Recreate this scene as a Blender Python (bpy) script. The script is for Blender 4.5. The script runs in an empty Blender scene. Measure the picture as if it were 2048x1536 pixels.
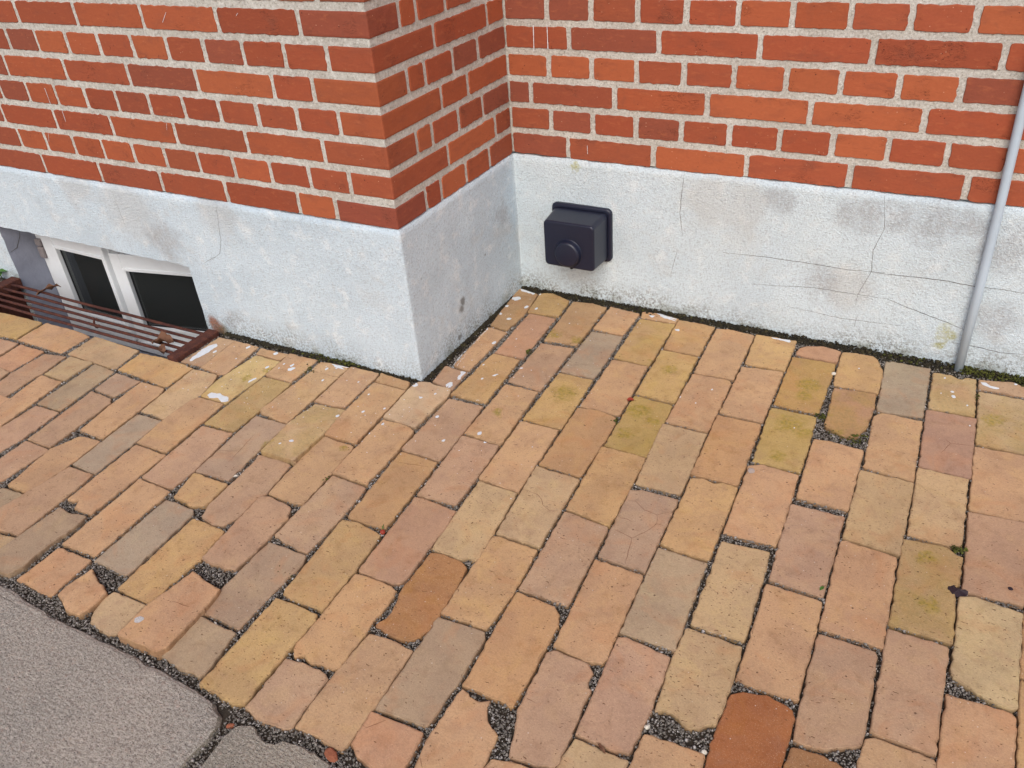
import bpy, bmesh, math, random
import numpy as np
from mathutils import Vector, Matrix, noise as mnoise

random.seed(7); rng = np.random.default_rng(11)
scene = bpy.context.scene
C = bpy.context.collection

# ------------------------------------------------------------------ camera, sky, sun, exposure
cam_data = bpy.data.cameras.new('camera'); cam = bpy.data.objects.new('camera', cam_data); C.objects.link(cam)
scene.camera = cam
cam_data.sensor_width = 36.0; cam_data.lens = 29.735; cam_data.clip_start = 0.02; cam_data.clip_end = 200.0
cam.matrix_world = Matrix(((0.87999, -0.21143, 0.42534, 1.09764), (0.47014, 0.51528, -0.71656, -1.40987), (-0.06767, 0.83053, 0.55284, 1.14461), (0.00000, 0.00000, 0.00000, 1.00000)))

SUN_EL, SUN_AZ = math.radians(43), math.radians(158)     # azimuth clockwise from +y (into the corner)
sun_dir = Vector((math.sin(SUN_AZ)*math.cos(SUN_EL), math.cos(SUN_AZ)*math.cos(SUN_EL), math.sin(SUN_EL)))
world = bpy.data.worlds.new('World'); scene.world = world; world.use_nodes = True
wn = world.node_tree; wn.nodes.clear()
sky = wn.nodes.new('ShaderNodeTexSky'); sky.sky_type = 'NISHITA'; sky.sun_disc = False
sky.sun_elevation = SUN_EL; sky.sun_rotation = SUN_AZ; sky.dust_density = 3.0; sky.air_density = 1.0; sky.ozone_density = 1.0
bg = wn.nodes.new('ShaderNodeBackground'); bg.inputs['Strength'].default_value = 0.15
wo = wn.nodes.new('ShaderNodeOutputWorld')
wn.links.new(sky.outputs[0], bg.inputs[0]); wn.links.new(bg.outputs[0], wo.inputs[0])
sd = bpy.data.lights.new('sun', 'SUN'); sd.energy = .95; sd.angle = math.radians(34); sd.color = (1.0, 0.995, 0.965)
sun = bpy.data.objects.new('sun', sd); C.objects.link(sun); sun.location = (0, 0, 5)
sun.rotation_euler = sun_dir.to_track_quat('Z', 'Y').to_euler()
vs = scene.view_settings
vs.view_transform = 'Standard'; vs.look = 'None'; vs.gamma = 1.0; vs.use_curve_mapping = False; vs.exposure = 0.19
scene.render.engine = 'CYCLES'

# ------------------------------------------------------------------ helpers
def lin(c):
    return tuple(((v/255)/12.92 if v/255 <= .04045 else ((v/255+.055)/1.055)**2.4) for v in c)
def alb(c, k=1.0):
    return tuple(v*k for v in lin(c)) + (1.0,)

class NT:
    """small node-tree writer"""
    def __init__(s, name):
        s.m = bpy.data.materials.new(name); s.m.use_nodes = True
        s.t = s.m.node_tree; s.t.nodes.clear()
        s.out = s.t.nodes.new('ShaderNodeOutputMaterial')
        s.b = s.t.nodes.new('ShaderNodeBsdfPrincipled'); s.l(s.b.outputs[0], s.out.inputs['Surface'])
    def l(s, a, b): s.t.links.new(a, b)
    def put(s, sock, v):
        if hasattr(v, 'is_output') or isinstance(v, bpy.types.NodeSocket): s.l(v, sock)
        else: sock.default_value = v
    def n(s, typ, **kw):
        nd = s.t.nodes.new(typ)
        for k, v in kw.items(): setattr(nd, k, v)
        return nd
    def pos(s): return s.n('ShaderNodeNewGeometry').outputs['Position']
    def objc(s): return s.n('ShaderNodeTexCoord').outputs['Object']
    def noise(s, vec, scale, detail=3, rough=.55, dist=0.0):
        nd = s.n('ShaderNodeTexNoise'); s.put(nd.inputs['Vector'], vec); nd.inputs['Scale'].default_value = scale
        nd.inputs['Detail'].default_value = detail; nd.inputs['Roughness'].default_value = rough; nd.inputs['Distortion'].default_value = dist
        return nd
    def voro(s, vec, scale, feature='F1'):
        nd = s.n('ShaderNodeTexVoronoi', feature=feature); s.put(nd.inputs['Vector'], vec); nd.inputs['Scale'].default_value = scale
        return nd
    def math(s, op, a, b=0.0, clamp=False):
        nd = s.n('ShaderNodeMath', operation=op, use_clamp=clamp); s.put(nd.inputs[0], a); s.put(nd.inputs[1], b); return nd.outputs[0]
    def vmath(s, op, a, b):
        nd = s.n('ShaderNodeVectorMath', operation=op); s.put(nd.inputs[0], a); s.put(nd.inputs[1], b)
        return nd.outputs['Value'] if op in ('DISTANCE', 'LENGTH') else nd.outputs[0]
    def vscale(s, a, k):
        nd = s.n('ShaderNodeVectorMath', operation='SCALE'); s.put(nd.inputs[0], a); s.put(nd.inputs['Scale'], k); return nd.outputs[0]
    def rng(s, v, a, b, c=0.0, d=1.0, smooth=True):
        nd = s.n('ShaderNodeMapRange', interpolation_type='SMOOTHSTEP' if smooth else 'LINEAR')
        s.put(nd.inputs[0], v)
        for i, x in enumerate((a, b, c, d)): s.put(nd.inputs[i+1], x)
        return nd.outputs[0]
    def mix(s, f, a, b, mode='MIX'):
        nd = s.n('ShaderNodeMix', data_type='RGBA', blend_type=mode)
        s.put(nd.inputs[0], f); s.put(nd.inputs[6], a); s.put(nd.inputs[7], b); return nd.outputs[2]
    def hsv(s, c, h=.5, sat=1.0, v=1.0):
        nd = s.n('ShaderNodeHueSaturation'); s.put(nd.inputs['Hue'], h); s.put(nd.inputs['Saturation'], sat); s.put(nd.inputs['Value'], v); s.put(nd.inputs['Color'], c)
        return nd.outputs[0]
    def sep(s, v):
        nd = s.n('ShaderNodeSeparateXYZ'); s.put(nd.inputs[0], v); return nd.outputs
    def attr(s, name, typ='GEOMETRY'):
        return s.n('ShaderNodeAttribute', attribute_name=name, attribute_type=typ)
    def bump(s, h, strength, dist, normal=None):
        nd = s.n('ShaderNodeBump'); s.put(nd.inputs['Height'], h); nd.inputs['Strength'].default_value = strength; nd.inputs['Distance'].default_value = dist
        if normal is not None: s.l(normal, nd.inputs['Normal'])
        return nd.outputs[0]
    def blobs(s, vec, lst):
        """soft round patches at given places (stains)"""
        acc = None
        for (x, y, z, r) in lst:
            d = s.vmath('DISTANCE', vec, (x, y, z)); m = s.rng(d, r*.35, r, 1.0, 0.0)
            acc = m if acc is None else s.math('MAXIMUM', acc, m)
        return acc
    def fin(s, col, rough=.9, normal=None, spec=.25):
        s.put(s.b.inputs['Base Color'], col); s.put(s.b.inputs['Roughness'], rough); s.b.inputs['Specular IOR Level'].default_value = spec
        if normal is not None: s.l(normal, s.b.inputs['Normal'])
        return s.m

def mesh_obj(name, verts, faces, mat=None, parent=None, smooth=False):
    me = bpy.data.meshes.new(name); me.from_pydata([tuple(v) for v in verts], [], faces); me.update()
    if smooth:
        me.polygons.foreach_set('use_smooth', [True]*len(me.polygons))
    if mat: me.materials.append(mat)
    o = bpy.data.objects.new(name, me); C.objects.link(o)
    if parent: o.parent = parent
    return o
def link(name, me, parent=None, loc=(0, 0, 0), rz=0.0):
    o = bpy.data.objects.new(name, me); C.objects.link(o); o.location = loc; o.rotation_euler = (0, 0, rz)
    if parent: o.parent = parent
    return o
def empty(name, label, cat, loc=(0, 0, 0), group=None):
    o = bpy.data.objects.new(name, None); C.objects.link(o); o.location = loc; o.empty_display_size = .05
    o['label'] = label; o['category'] = cat
    if group: o['group'] = group
    return o
def tag(o, label, cat, group=None):
    o['label'] = label; o['category'] = cat
    if group: o['group'] = group
    return o
def bm_obj(name, bm, mat, parent=None, smooth=False, loc=(0,0,0)):
    bmesh.ops.recalc_face_normals(bm, faces=bm.faces)
    me = bpy.data.meshes.new(name); bm.to_mesh(me); bm.free()
    if smooth: me.polygons.foreach_set('use_smooth', [True]*len(me.polygons))
    if mat: me.materials.append(mat)
    return link(name, me, parent, loc)
def add_box(bm, lo, hi, bevel=0.0, seg=2):
    r = bmesh.ops.create_cube(bm, size=1.0)
    for v in r['verts']:
        v.co = Vector([lo[i] + (v.co[i]+.5)*(hi[i]-lo[i]) for i in range(3)])
    if bevel:
        es = list({e for v in r['verts'] for e in v.link_edges})
        bmesh.ops.bevel(bm, geom=es, offset=bevel, segments=seg, affect='EDGES', profile=.5)
def add_tube(bm, pts, rad, n=8, cap=True):
    pts = [Vector(p) for p in pts]; rings = []
    for i, p in enumerate(pts):
        d = (pts[min(i+1, len(pts)-1)] - pts[max(i-1, 0)]).normalized()
        a = d.orthogonal().normalized() if i == 0 else (a_prev - d*a_prev.dot(d)).normalized()
        a_prev = a; b = d.cross(a); r = rad[i] if hasattr(rad, '__len__') else rad
        rings.append([bm.verts.new(p + a*math.cos(2*math.pi*k/n)*r + b*math.sin(2*math.pi*k/n)*r) for k in range(n)])
    for i in range(len(rings)-1):
        for k in range(n):
            bm.faces.new((rings[i][k], rings[i][(k+1) % n], rings[i+1][(k+1) % n], rings[i+1][k]))
    if cap:
        bm.faces.new(rings[0][::-1]); bm.faces.new(rings[-1])
def fbm(x, y, z=0.0, o=3):
    return mnoise.fractal(Vector((x, y, z)), 1.0, 2.0, o)

def resample(poly, step, jag, seed, corner=0.0):
    """walk round a closed outline at about `step`, rounding corners a little and roughening the edge"""
    n = len(poly); P = [Vector(p) for p in poly]; out = []
    for i in range(n):
        a, b, c = P[i-1], P[i], P[(i+1) % n]
        e1 = (a-b); e2 = (c-b); r = min(corner*random.uniform(.35, 1.4), e1.length*.3, e2.length*.3)
        if r > 0:
            p1 = b + e1.normalized()*r; p2 = b + e2.normalized()*r
            out += [p1, (p1+p2)*.22 + b*.56, p2]
        else: out.append(b.copy())
    res = []
    m = len(out)
    for i in range(m):
        a, b = out[i], out[(i+1) % m]; L = (b-a).length; k = max(1, int(round(L/step)))
        for j in range(k):
            res.append(a.lerp(b, j/k))
    fin = []
    for i, q in enumerate(res):
        t = (res[(i+1) % len(res)] - res[i-1]); nrm = Vector((t.y, -t.x)).normalized() if t.length > 1e-9 else Vector((0, 0))
        d = fbm(q.x*70+seed*3.1, q.y*70-seed*1.7)*jag + fbm(q.x*260-seed, q.y*260+seed*2)*jag*.55
        fin.append(q + nrm*d)
    return fin
def area2(p): return sum(p[i-1].x*p[i].y - p[i].x*p[i-1].y for i in range(len(p)))
def slab_mesh(name, poly, rings, seed=0, toward=False):
    """outline (counter-clockwise list of 2-D points) turned into a slab; rings = [(inset, height), ...] from the top rim down"""
    if area2(poly) < 0: poly = poly[::-1]
    n = len(poly); nr = []
    for i in range(n):
        t = poly[(i+1) % n] - poly[i-1]; t = t if t.length > 1e-9 else Vector((1, 0)); nr.append(Vector((t.y, -t.x)).normalized())
    V = []; F = []
    cen = sum(poly, Vector((0, 0)))/n
    for (ins, h) in rings:
        for i in range(n):
            if toward and ins > .004:                          # the inmost ring is drawn straight towards the middle
                dv = poly[i]-cen; q = poly[i]-dv.normalized()*min(ins, dv.length*.5); V.append((q.x, q.y, h)); continue
            q = poly[i] - nr[i]*ins*(1+.5*fbm(poly[i].x*90+seed, poly[i].y*90)); V.append((q.x, q.y, h))
    for r in range(len(rings)-1):
        for i in range(n):
            j = (i+1) % n
            F.append((r*n+i, (r+1)*n+i, (r+1)*n+j, r*n+j))
    F.append(tuple(range(n)))
    return V, F

# ------------------------------------------------------------------ key sizes (metres; ground level z = 0)
D = 0.5456; PL = 0.4040; CO = 0.0667
XL, XR, ZB, ZT, YF = -1.577, -.733, -.262, .1915, .10     # basement window opening, depth of its frame
WELL = (-1.60, -.690, -.176, -.001)                          # light well: x0, x1, y0, y1

# ------------------------------------------------------------------ materials
def make_brick_mat():
    g = NT('wall_brick_clay'); p = g.pos(); oi = g.n('ShaderNodeObjectInfo')
    off = g.vscale(g.n('ShaderNodeCombineXYZ').outputs[0], 1.0)
    rv = g.math('MULTIPLY', oi.outputs['Random'], 37.0)
    cmb = g.n('ShaderNodeCombineXYZ'); g.l(rv, cmb.inputs[0]); g.l(rv, cmb.inputs[2]); v = g.vmath('ADD', p, cmb.outputs[0])
    st = g.n('ShaderNodeMapping'); g.l(v, st.inputs[0]); st.inputs['Scale'].default_value = (1, 1, 2.6)
    big = g.noise(st.outputs[0], 14, 3, .6).outputs[0]; fine = g.noise(v, 160, 4, .65).outputs[0]; mid = g.noise(st.outputs[0], 45, 4, .6, .4).outputs[0]
    col = oi.outputs['Color']
    dark = g.mix(.45, col, alb((132, 74, 58)), 'MIX')
    c = g.mix(g.rng(big, .46, .74, 0, .8), col, dark)
    c = g.mix(g.rng(mid, .52, .75, 0, .30), c, alb((192, 112, 74)))
    c = g.mix(g.rng(g.noise(v, 24, 5, .65, .5).outputs[0], .55, .72, 0, .32), c, alb((128, 78, 62)))
    c = g.mix(g.rng(fine, .35, .75, .0, .35), c, g.hsv(c, .5, 1.0, .80))
    vo = g.voro(v, 120).outputs['Distance']; msk = g.noise(v, 33, 2).outputs[0]
    pits = g.math('MULTIPLY', g.rng(vo, .10, .22, 1, 0), g.rng(msk, .57, .66))
    c = g.mix(g.math('MULTIPLY', pits, .8), c, alb((64, 32, 28)))
    bl = g.voro(g.vmath('ADD', v, (3.1, 1.7, .4)), 95).outputs['Distance']; m2 = g.noise(v, 21, 2).outputs[0]
    dust = g.math('MULTIPLY', g.rng(bl, .06, .13, 1, 0), g.rng(m2, .56, .66))
    c = g.mix(g.math('MULTIPLY', dust, .75), c, alb((218, 170, 140)))
    crk = g.noise(st.outputs[0], 28, 5, .7, 1.2).outputs[0]
    cr = g.math('MULTIPLY', g.rng(g.math('ABSOLUTE', g.math('SUBTRACT', crk, .5)), 0, .012, 1, 0), g.rng(g.noise(v, 12).outputs[0], .56, .64))
    c = g.mix(g.math('MULTIPLY', cr, .8), c, alb((60, 26, 22)))
    h = g.math('ADD', g.math('MULTIPLY', fine, .5), g.math('MULTIPLY', mid, .8)); h = g.math('SUBTRACT', h, g.math('MULTIPLY', pits, 1.2)); h = g.math('SUBTRACT', h, cr)
    return g.fin(c, .82, g.bump(h, .45, .0025), .22)
def make_mortar_mat():
    g = NT('mortar'); p = g.pos()
    n1 = g.noise(p, 9, 4).outputs[0]; n2 = g.noise(p, 190, 4, .75).outputs[0]; n3 = g.noise(p, 60, 4, .6).outputs[0]
    c = g.mix(g.rng(n1, .35, .65), alb((203, 199, 190)), alb((188, 182, 172)))
    c = g.mix(g.rng(n3, .5, .75, 0, .45), c, alb((222, 220, 214)))
    c = g.mix(g.rng(n2, .52, .66, 0, .75), c, alb((140, 132, 120)))
    c = g.mix(g.rng(n2, .34, .46, .6, 0), c, alb((232, 230, 224)))
    vo = g.voro(p, 330).outputs['Distance']
    c = g.mix(g.rng(vo, .05, .2, .45, 0), c, alb((136, 124, 112)))
    h = g.math('ADD', g.math('MULTIPLY', n2, 1.0), g.math('MULTIPLY', n3, 1.6))
    return g.fin(c, .95, g.bump(h, .7, .003), .15)
def make_plinth_mat():
    g = NT('rendered_plinth'); p = g.pos(); xyz = g.sep(p)
    wob = g.noise(p, 16, 4, .6); q = g.vmath('ADD', p, g.vscale(g.vmath('SUBTRACT', wob.outputs['Color'], (.5, .5, .5)), .11))
    base = g.mix(g.rng(g.noise(p, 3.2, 4, .55, .5).outputs[0], .40, .66), alb((206, 219, 227)), alb((196, 210, 219)))
    c = g.mix(g.rng(g.noise(p, 7, 5, .65, .6).outputs[0], .55, .74, 0, .40), base, alb((198, 194, 188)))
    c = g.mix(g.rng(g.noise(p, 22, 5, .65).outputs[0], .50, .70, 0, .6), c, alb((232, 236, 237)))
    # the back wall tends to a paler, less blue tone, in soft patches
    back = g.math('MULTIPLY', g.rng(xyz[1], D-.02, D-.01), g.rng(g.noise(q, 4, 4).outputs[0], .3, .7, .25, .6))
    c = g.mix(back, c, alb((214, 224, 226)))
    grey = g.blobs(q, [(0.8931, 0.5456, 0.3499, 0.0600), (0.9790, 0.5456, 0.3435, 0.0500), (1.0511, 0.5456, 0.3417, 0.0700), (1.1102, 0.5456, 0.3442, 0.0500), (0.7120, 0.5456, 0.3634, 0.0500), (1.1963, 0.5456, 0.3044, 0.0800), (1.2145, 0.5456, 0.1351, 0.0700), (-0.7987, 0.0000, 0.2599, 0.0900), (0.0000, 0.4486, 0.2622, 0.0500), (0.8286, 0.5456, 0.1673, 0.0600), (-0.6121, 0.0000, 0.0482, 0.0500)])
    gn = g.noise(p, 170, 4, .75).outputs[0]; gsp = g.rng(gn, .40, .60, .35, 1)
    c = g.mix(g.math('MULTIPLY', g.math('MULTIPLY', grey, gsp), .55), c, alb((150, 146, 146)))
    brown = g.blobs(q, [(0.5449, 0.5456, 0.3364, 0.1000), (0.6216, 0.5456, 0.3074, 0.0800), (-0.9179, 0.0000, 0.3453, 0.1400), (-1.1059, 0.0000, 0.3804, 0.0900), (-0.5704, 0.0000, 0.3764, 0.1000), (0.1726, 0.5456, 0.0747, 0.0600), (0.9001, 0.5456, 0.1532, 0.0800), (0.6424, 0.5456, 0.3485, 0.0700)])
    c = g.mix(g.math('MULTIPLY', brown, .24), c, alb((178, 158, 136)))
    c = g.mix(g.math('MULTIPLY', g.math('MULTIPLY', g.blobs(q, [(1.1271, 0.5456, 0.0837, 0.0320), (1.1181, 0.5456, 0.0476, 0.0200), (0.1817, 0.5456, 0.3871, 0.0200)]), g.rng(gn, .35, .6, .3, 1)), .75), c, alb((170, 164, 62)))
    rq = g.vmath('ADD', p, g.vscale(g.vmath('SUBTRACT', wob.outputs['Color'], (.5, .5, .5)), .03))
    c = g.mix(g.math('MULTIPLY', g.blobs(rq, [(-0.6972, 0.0000, 0.0226, 0.0300), (-0.6886, 0.0000, 0.0032, 0.0360)]), .9), c, alb((150, 84, 40)))
    c = g.mix(g.math('MULTIPLY', g.blobs(rq, [(0.0000, 0.2105, 0.0956, 0.0190), (0.0000, 0.2216, 0.1136, 0.0170), (0.0000, 0.1913, 0.0244, 0.0130), (0.1295, 0.5456, 0.1674, 0.0030), (0.0000, 0.3532, 0.1863, 0.0060)]), .8), c, alb((108, 104, 98)))
    # splash-back dirt along the ground, broken up by grain
    lowz = g.math('ADD', xyz[2], g.math('MULTIPLY', g.math('SUBTRACT', wob.outputs[0], .5), .08))
    grime = g.math('MULTIPLY', g.math('MULTIPLY', g.rng(lowz, .0, .095, 1, 0), g.rng(gn, .44, .60)), g.rng(g.noise(p, 5, 3).outputs[0], .36, .58, .35, 1))
    c = g.mix(g.math('MULTIPLY', grime, .8), c, alb((104, 98, 84)))
    moss = g.math('MULTIPLY', g.rng(lowz, -.01, .035, 1, 0), g.rng(g.noise(p, 11, 3).outputs[0], .48, .6))
    c = g.mix(g.math('MULTIPLY', moss, .6), c, alb((92, 90, 50)))
    pt = g.rng(g.voro(p, 85).outputs['Distance'], .05, .13, 1, 0); pm = g.rng(g.noise(p, 6, 3).outputs[0], .50, .62)
    dots = g.math('MULTIPLY', pt, pm)
    c = g.mix(g.math('MULTIPLY', dots, .65), c, alb((96, 92, 88)))
    fine = g.noise(p, 210, 4, .7).outputs[0]; grain = g.voro(p, 260).outputs['Distance']
    c = g.mix(g.rng(fine, .47, .68, 0, .50), c, alb((158, 162, 166)))
    h = g.math('ADD', g.math('MULTIPLY', fine, 1.2), g.math('MULTIPLY', grain, .8)); h = g.math('ADD', h, g.math('MULTIPLY', g.noise(p, 90, 5, .7).outputs[0], 1.2))
    h = g.math('SUBTRACT', h, g.math('MULTIPLY', dots, .8))
    return g.fin(c, .93, g.bump(h, .62, .0028), .18)
def make_paver_mat():
    g = NT('yellow_clay_paver'); p = g.pos(); oi = g.n('ShaderNodeObjectInfo'); col = oi.outputs['Color']; rnd = oi.outputs['Random']
    speck = g.attr('speck', 'OBJECT').outputs['Fac']; moss = g.attr('moss', 'OBJECT').outputs['Fac']
    cm = g.n('ShaderNodeCombineXYZ'); g.l(g.math('MULTIPLY', rnd, 53.0), cm.inputs[0]); g.l(g.math('MULTIPLY', rnd, 29.0), cm.inputs[1])
    v = g.vmath('ADD', p, cm.outputs[0])
    big = g.noise(v, 9, 3, .55, .3).outputs[0]; mid = g.noise(v, 34, 4, .6, .4).outputs[0]; fine = g.noise(v, 300, 4, .7).outputs[0]
    c = g.mix(g.rng(big, .38, .66, 0, .65), col, g.hsv(col, .495, .96, .80))
    c = g.mix(g.rng(g.noise(v, 13, 3, .6, .8).outputs[0], .50, .70, 0, .50), c, g.hsv(col, .508, 1.06, 1.05))
    c = g.mix(g.rng(mid, .5, .75, 0, .30), c, alb((164, 126, 102)))
    c = g.mix(g.rng(fine, .42, .70, 0, .55), c, g.hsv(c, .5, 1.02, .72))
    c = g.mix(g.rng(g.noise(v, 520, 2, .6).outputs[0], .58, .74, 0, .45), c, alb((226, 196, 160)))
    st1 = g.noise(v, 27, 6, .68, .7).outputs[0]; st2 = g.noise(g.vmath('ADD', v, (4.7, 9.1, 0)), 12, 4, .6, .9).outputs[0]
    c = g.mix(g.rng(st2, .50, .68, 0, .42), c, g.mix(.5, c, alb((196, 132, 84))))
    c = g.mix(g.rng(st1, .49, .70, 0, .42), c, g.hsv(c, .497, 1.12, .70))
    c = g.mix(g.rng(g.noise(v, 85, 5, .7).outputs[0], .54, .70, 0, .40), c, g.hsv(c, .5, 1.0, .66))
    q = g.vmath('ADD', p, g.vscale(g.vmath('SUBTRACT', g.noise(p, 34, 4, .65).outputs['Color'], (.5, .5, .5)), .055))
    al = g.math('MULTIPLY', g.blobs(q, [(0.2084, 0.3235, 0, 0.0333), (0.2779, 0.3231, 0, 0.0246), (0.3514, 0.0894, 0, 0.0448), (0.5411, 0.0906, 0, 0.0390), (0.5431, -0.0065, 0, 0.0240), (0.5833, 0.0663, 0, 0.0209), (0.5451, 0.2750, 0, 0.0264), (0.4926, 0.3034, 0, 0.0116), (0.8681, 0.3363, 0, 0.0388), (0.8665, 0.2910, 0, 0.0278), (0.8610, 0.1679, 0, 0.0433), (0.8950, 0.1476, 0, 0.0295), (0.8684, 0.0468, 0, 0.0255), (0.9632, 0.1717, 0, 0.0195), (0.9331, 0.2337, 0, 0.0134), (1.2513, 0.3472, 0, 0.0350), (1.1703, -0.1343, 0, 0.0215), (1.1910, -0.2522, 0, 0.0278), (-0.0119, -0.3023, 0, 0.0180), (-0.4082, -0.1121, 0, 0.0170), (0.2415, -0.0454, 0, 0.0221), (-0.4323, -0.1603, 0, 0.0253), (-0.2977, -0.0736, 0, 0.0168), (-0.1824, -0.3602, 0, 0.0222)]), g.rng(g.noise(p, 90, 4, .7).outputs[0], .34, .60, .25, 1))
    c = g.mix(g.math('MULTIPLY', al, .72), c, g.mix(g.rng(g.noise(p, 140, 3, .7).outputs[0], .4, .62), alb((172, 146, 58)), alb((122, 116, 44))))
    # moss / algae tint
    mm = g.math('MULTIPLY', moss, g.rng(g.noise(v, 11, 4, .6, .5).outputs[0], .36, .62))
    c = g.mix(mm, c, g.mix(g.rng(g.noise(v, 150, 3, .7).outputs[0], .4, .65), alb((178, 148, 74)), alb((146, 132, 62))))
    # dark pits: small, mostly lying across the paver
    mp = g.n('ShaderNodeMapping'); g.l(v, mp.inputs[0]); mp.inputs['Scale'].default_value = (.6, 1.15, 1.15); mp.inputs['Rotation'].default_value = (0, 0, .5)
    vo = g.voro(g.vmath('ADD', mp.outputs[0], g.vscale(g.noise(v, 70, 2).outputs['Color'], .016)), 168)
    keep = g.sep(vo.outputs['Color'])[0]
    pit = g.math('MULTIPLY', g.rng(vo.outputs['Distance'], .10, .24, 1, 0), g.rng(g.math('SUBTRACT', keep, g.math('MULTIPLY', speck, .80)), -.04, .0, 1, 0))
    c = g.mix(g.math('MULTIPLY', pit, .80), c, alb((104, 72, 46)))
    vo2 = g.voro(v, 46); keep2 = g.sep(vo2.outputs['Color'])[1]
    blot = g.math('MULTIPLY', g.rng(vo2.outputs['Distance'], .05, .11, 1, 0), g.rng(keep2, .80, .84))
    c = g.mix(g.math('MULTIPLY', blot, .75), c, alb((80, 56, 44)))
    vo3 = g.voro(g.vmath('ADD', v, (7.3, 2.1, 0)), 60); keep3 = g.sep(vo3.outputs['Color'])[2]
    grit = g.math('MULTIPLY', g.rng(vo3.outputs['Distance'], .035, .07, 1, 0), g.rng(keep3, .86, .89))
    c = g.mix(g.math('MULTIPLY', grit, .8), c, alb((224, 214, 200)))
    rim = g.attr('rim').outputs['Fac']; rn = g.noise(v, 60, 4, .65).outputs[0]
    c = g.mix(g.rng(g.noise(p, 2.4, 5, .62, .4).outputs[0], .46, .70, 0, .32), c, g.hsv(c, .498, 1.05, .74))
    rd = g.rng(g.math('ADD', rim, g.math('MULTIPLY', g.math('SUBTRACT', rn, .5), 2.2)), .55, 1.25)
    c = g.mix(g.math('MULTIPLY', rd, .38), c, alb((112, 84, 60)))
    # darker brown on the sides and the rounded rim
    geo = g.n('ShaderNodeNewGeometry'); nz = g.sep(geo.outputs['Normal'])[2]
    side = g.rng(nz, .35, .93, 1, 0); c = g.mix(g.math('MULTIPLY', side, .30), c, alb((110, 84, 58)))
    h = g.math('ADD', g.math('MULTIPLY', fine, .75), g.math('MULTIPLY', mid, .35)); h = g.math('SUBTRACT', h, g.math('MULTIPLY', pit, 1.5)); h = g.math('SUBTRACT', h, blot)
    return g.fin(c, .84, g.bump(h, .42, .0024), .2)
def make_grit_mat(name, cols, island=True):
    g = NT(name); p = g.pos()
    r = g.n('ShaderNodeNewGeometry').outputs['Random Per Island'] if island else g.noise(p, 420, 2, .7).outputs[0]
    rp = g.n('ShaderNodeValToRGB'); g.l(r, rp.inputs[0]); e = rp.color_ramp.elements
    e[0].position = 0; e[0].color = alb(cols[0]); e[1].position = 1; e[1].color = alb(cols[-1])
    for i, cc in enumerate(cols[1:-1]):
        k = e.new((i+1)/(len(cols)-1)); k.color = alb(cc)
    c = rp.outputs[0]; n = g.noise(p, 700, 2).outputs[0]
    c = g.mix(g.rng(n, .4, .7, 0, .4), c, g.hsv(c, .5, 1, .6))
    h = g.noise(p, 350, 4, .7).outputs[0]
    return g.fin(c, .92, g.bump(h, .6, .004), .25)
def make_granite_mat():
    g = NT('granite'); p = g.pos(); oi = g.n('ShaderNodeObjectInfo')
    a = g.noise(p, 230, 4, .8).outputs[0]; b = g.noise(p, 130, 4, .7).outputs[0]; d = g.noise(p, 5, 3).outputs[0]
    c = g.mix(g.rng(d, .35, .65), alb((180, 170, 156)), alb((168, 161, 149)))
    c = g.mix(oi.outputs['Alpha'], c, oi.outputs['Color'], 'MULTIPLY')
    c = g.mix(g.rng(a, .50, .64, 0, .68), c, alb((112, 98, 90)))
    c = g.mix(g.rng(a, .37, .48, .65, 0), c, alb((212, 200, 188)))
    c = g.mix(g.rng(b, .55, .7, 0, .35), c, alb((184, 150, 132)))
    vo = g.voro(p, 240); k = g.sep(vo.outputs['Color'])[0]
    c = g.mix(g.math('MULTIPLY', g.rng(vo.outputs['Distance'], .15, .3, 1, 0), g.rng(k, .78, .82)), c, alb((70, 64, 66)))
    geo = g.n('ShaderNodeNewGeometry'); nz = g.sep(geo.outputs['Normal'])[2]; edge = g.rng(nz, .4, .95, .55, 0)
    c = g.mix(edge, c, alb((92, 84, 58)))
    mp = g.n('ShaderNodeMapping'); g.l(p, mp.inputs[0]); mp.inputs['Scale'].default_value = (1, 1.9, 1); mp.inputs['Rotation'].default_value = (0, 0, .6)
    bb = g.noise(mp.outputs[0], 110, 4, .65).outputs[0]
    h = g.math('ADD', g.math('MULTIPLY', bb, 1.6), g.math('MULTIPLY', a, .9))
    return g.fin(c, .8, g.bump(h, .9, .004), .3)
def make_plain(name, c, rough=.6, spec=.3, var=.25, nscale=60, bump=.2, dark=None, bd=.002):
    g = NT(name); p = g.objc(); n = g.noise(p, nscale, 4, .65).outputs[0]
    cc = alb(c); d = alb(dark) if dark else tuple(x*.6 for x in cc[:3]) + (1,)
    col = g.mix(g.rng(n, .42, .72, 0, var), cc, d)
    return g.fin(col, rough, g.bump(g.noise(p, nscale*5, 3).outputs[0], bump, bd), spec)
def make_rust():
    g = NT('rusty_iron'); p = g.pos(); n = g.noise(p, 60, 5, .7).outputs[0]; f = g.noise(p, 420, 3, .7).outputs[0]
    c = g.mix(g.rng(n, .38, .66), alb((72, 42, 38)), alb((98, 58, 45)))
    c = g.mix(g.rng(f, .52, .72, 0, .6), c, alb((126, 78, 60))); c = g.mix(g.rng(f, .3, .45, .5, 0), c, alb((52, 32, 30)))
    return g.fin(c, .85, g.bump(g.math('ADD', n, f), .6, .002), .25)

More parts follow.
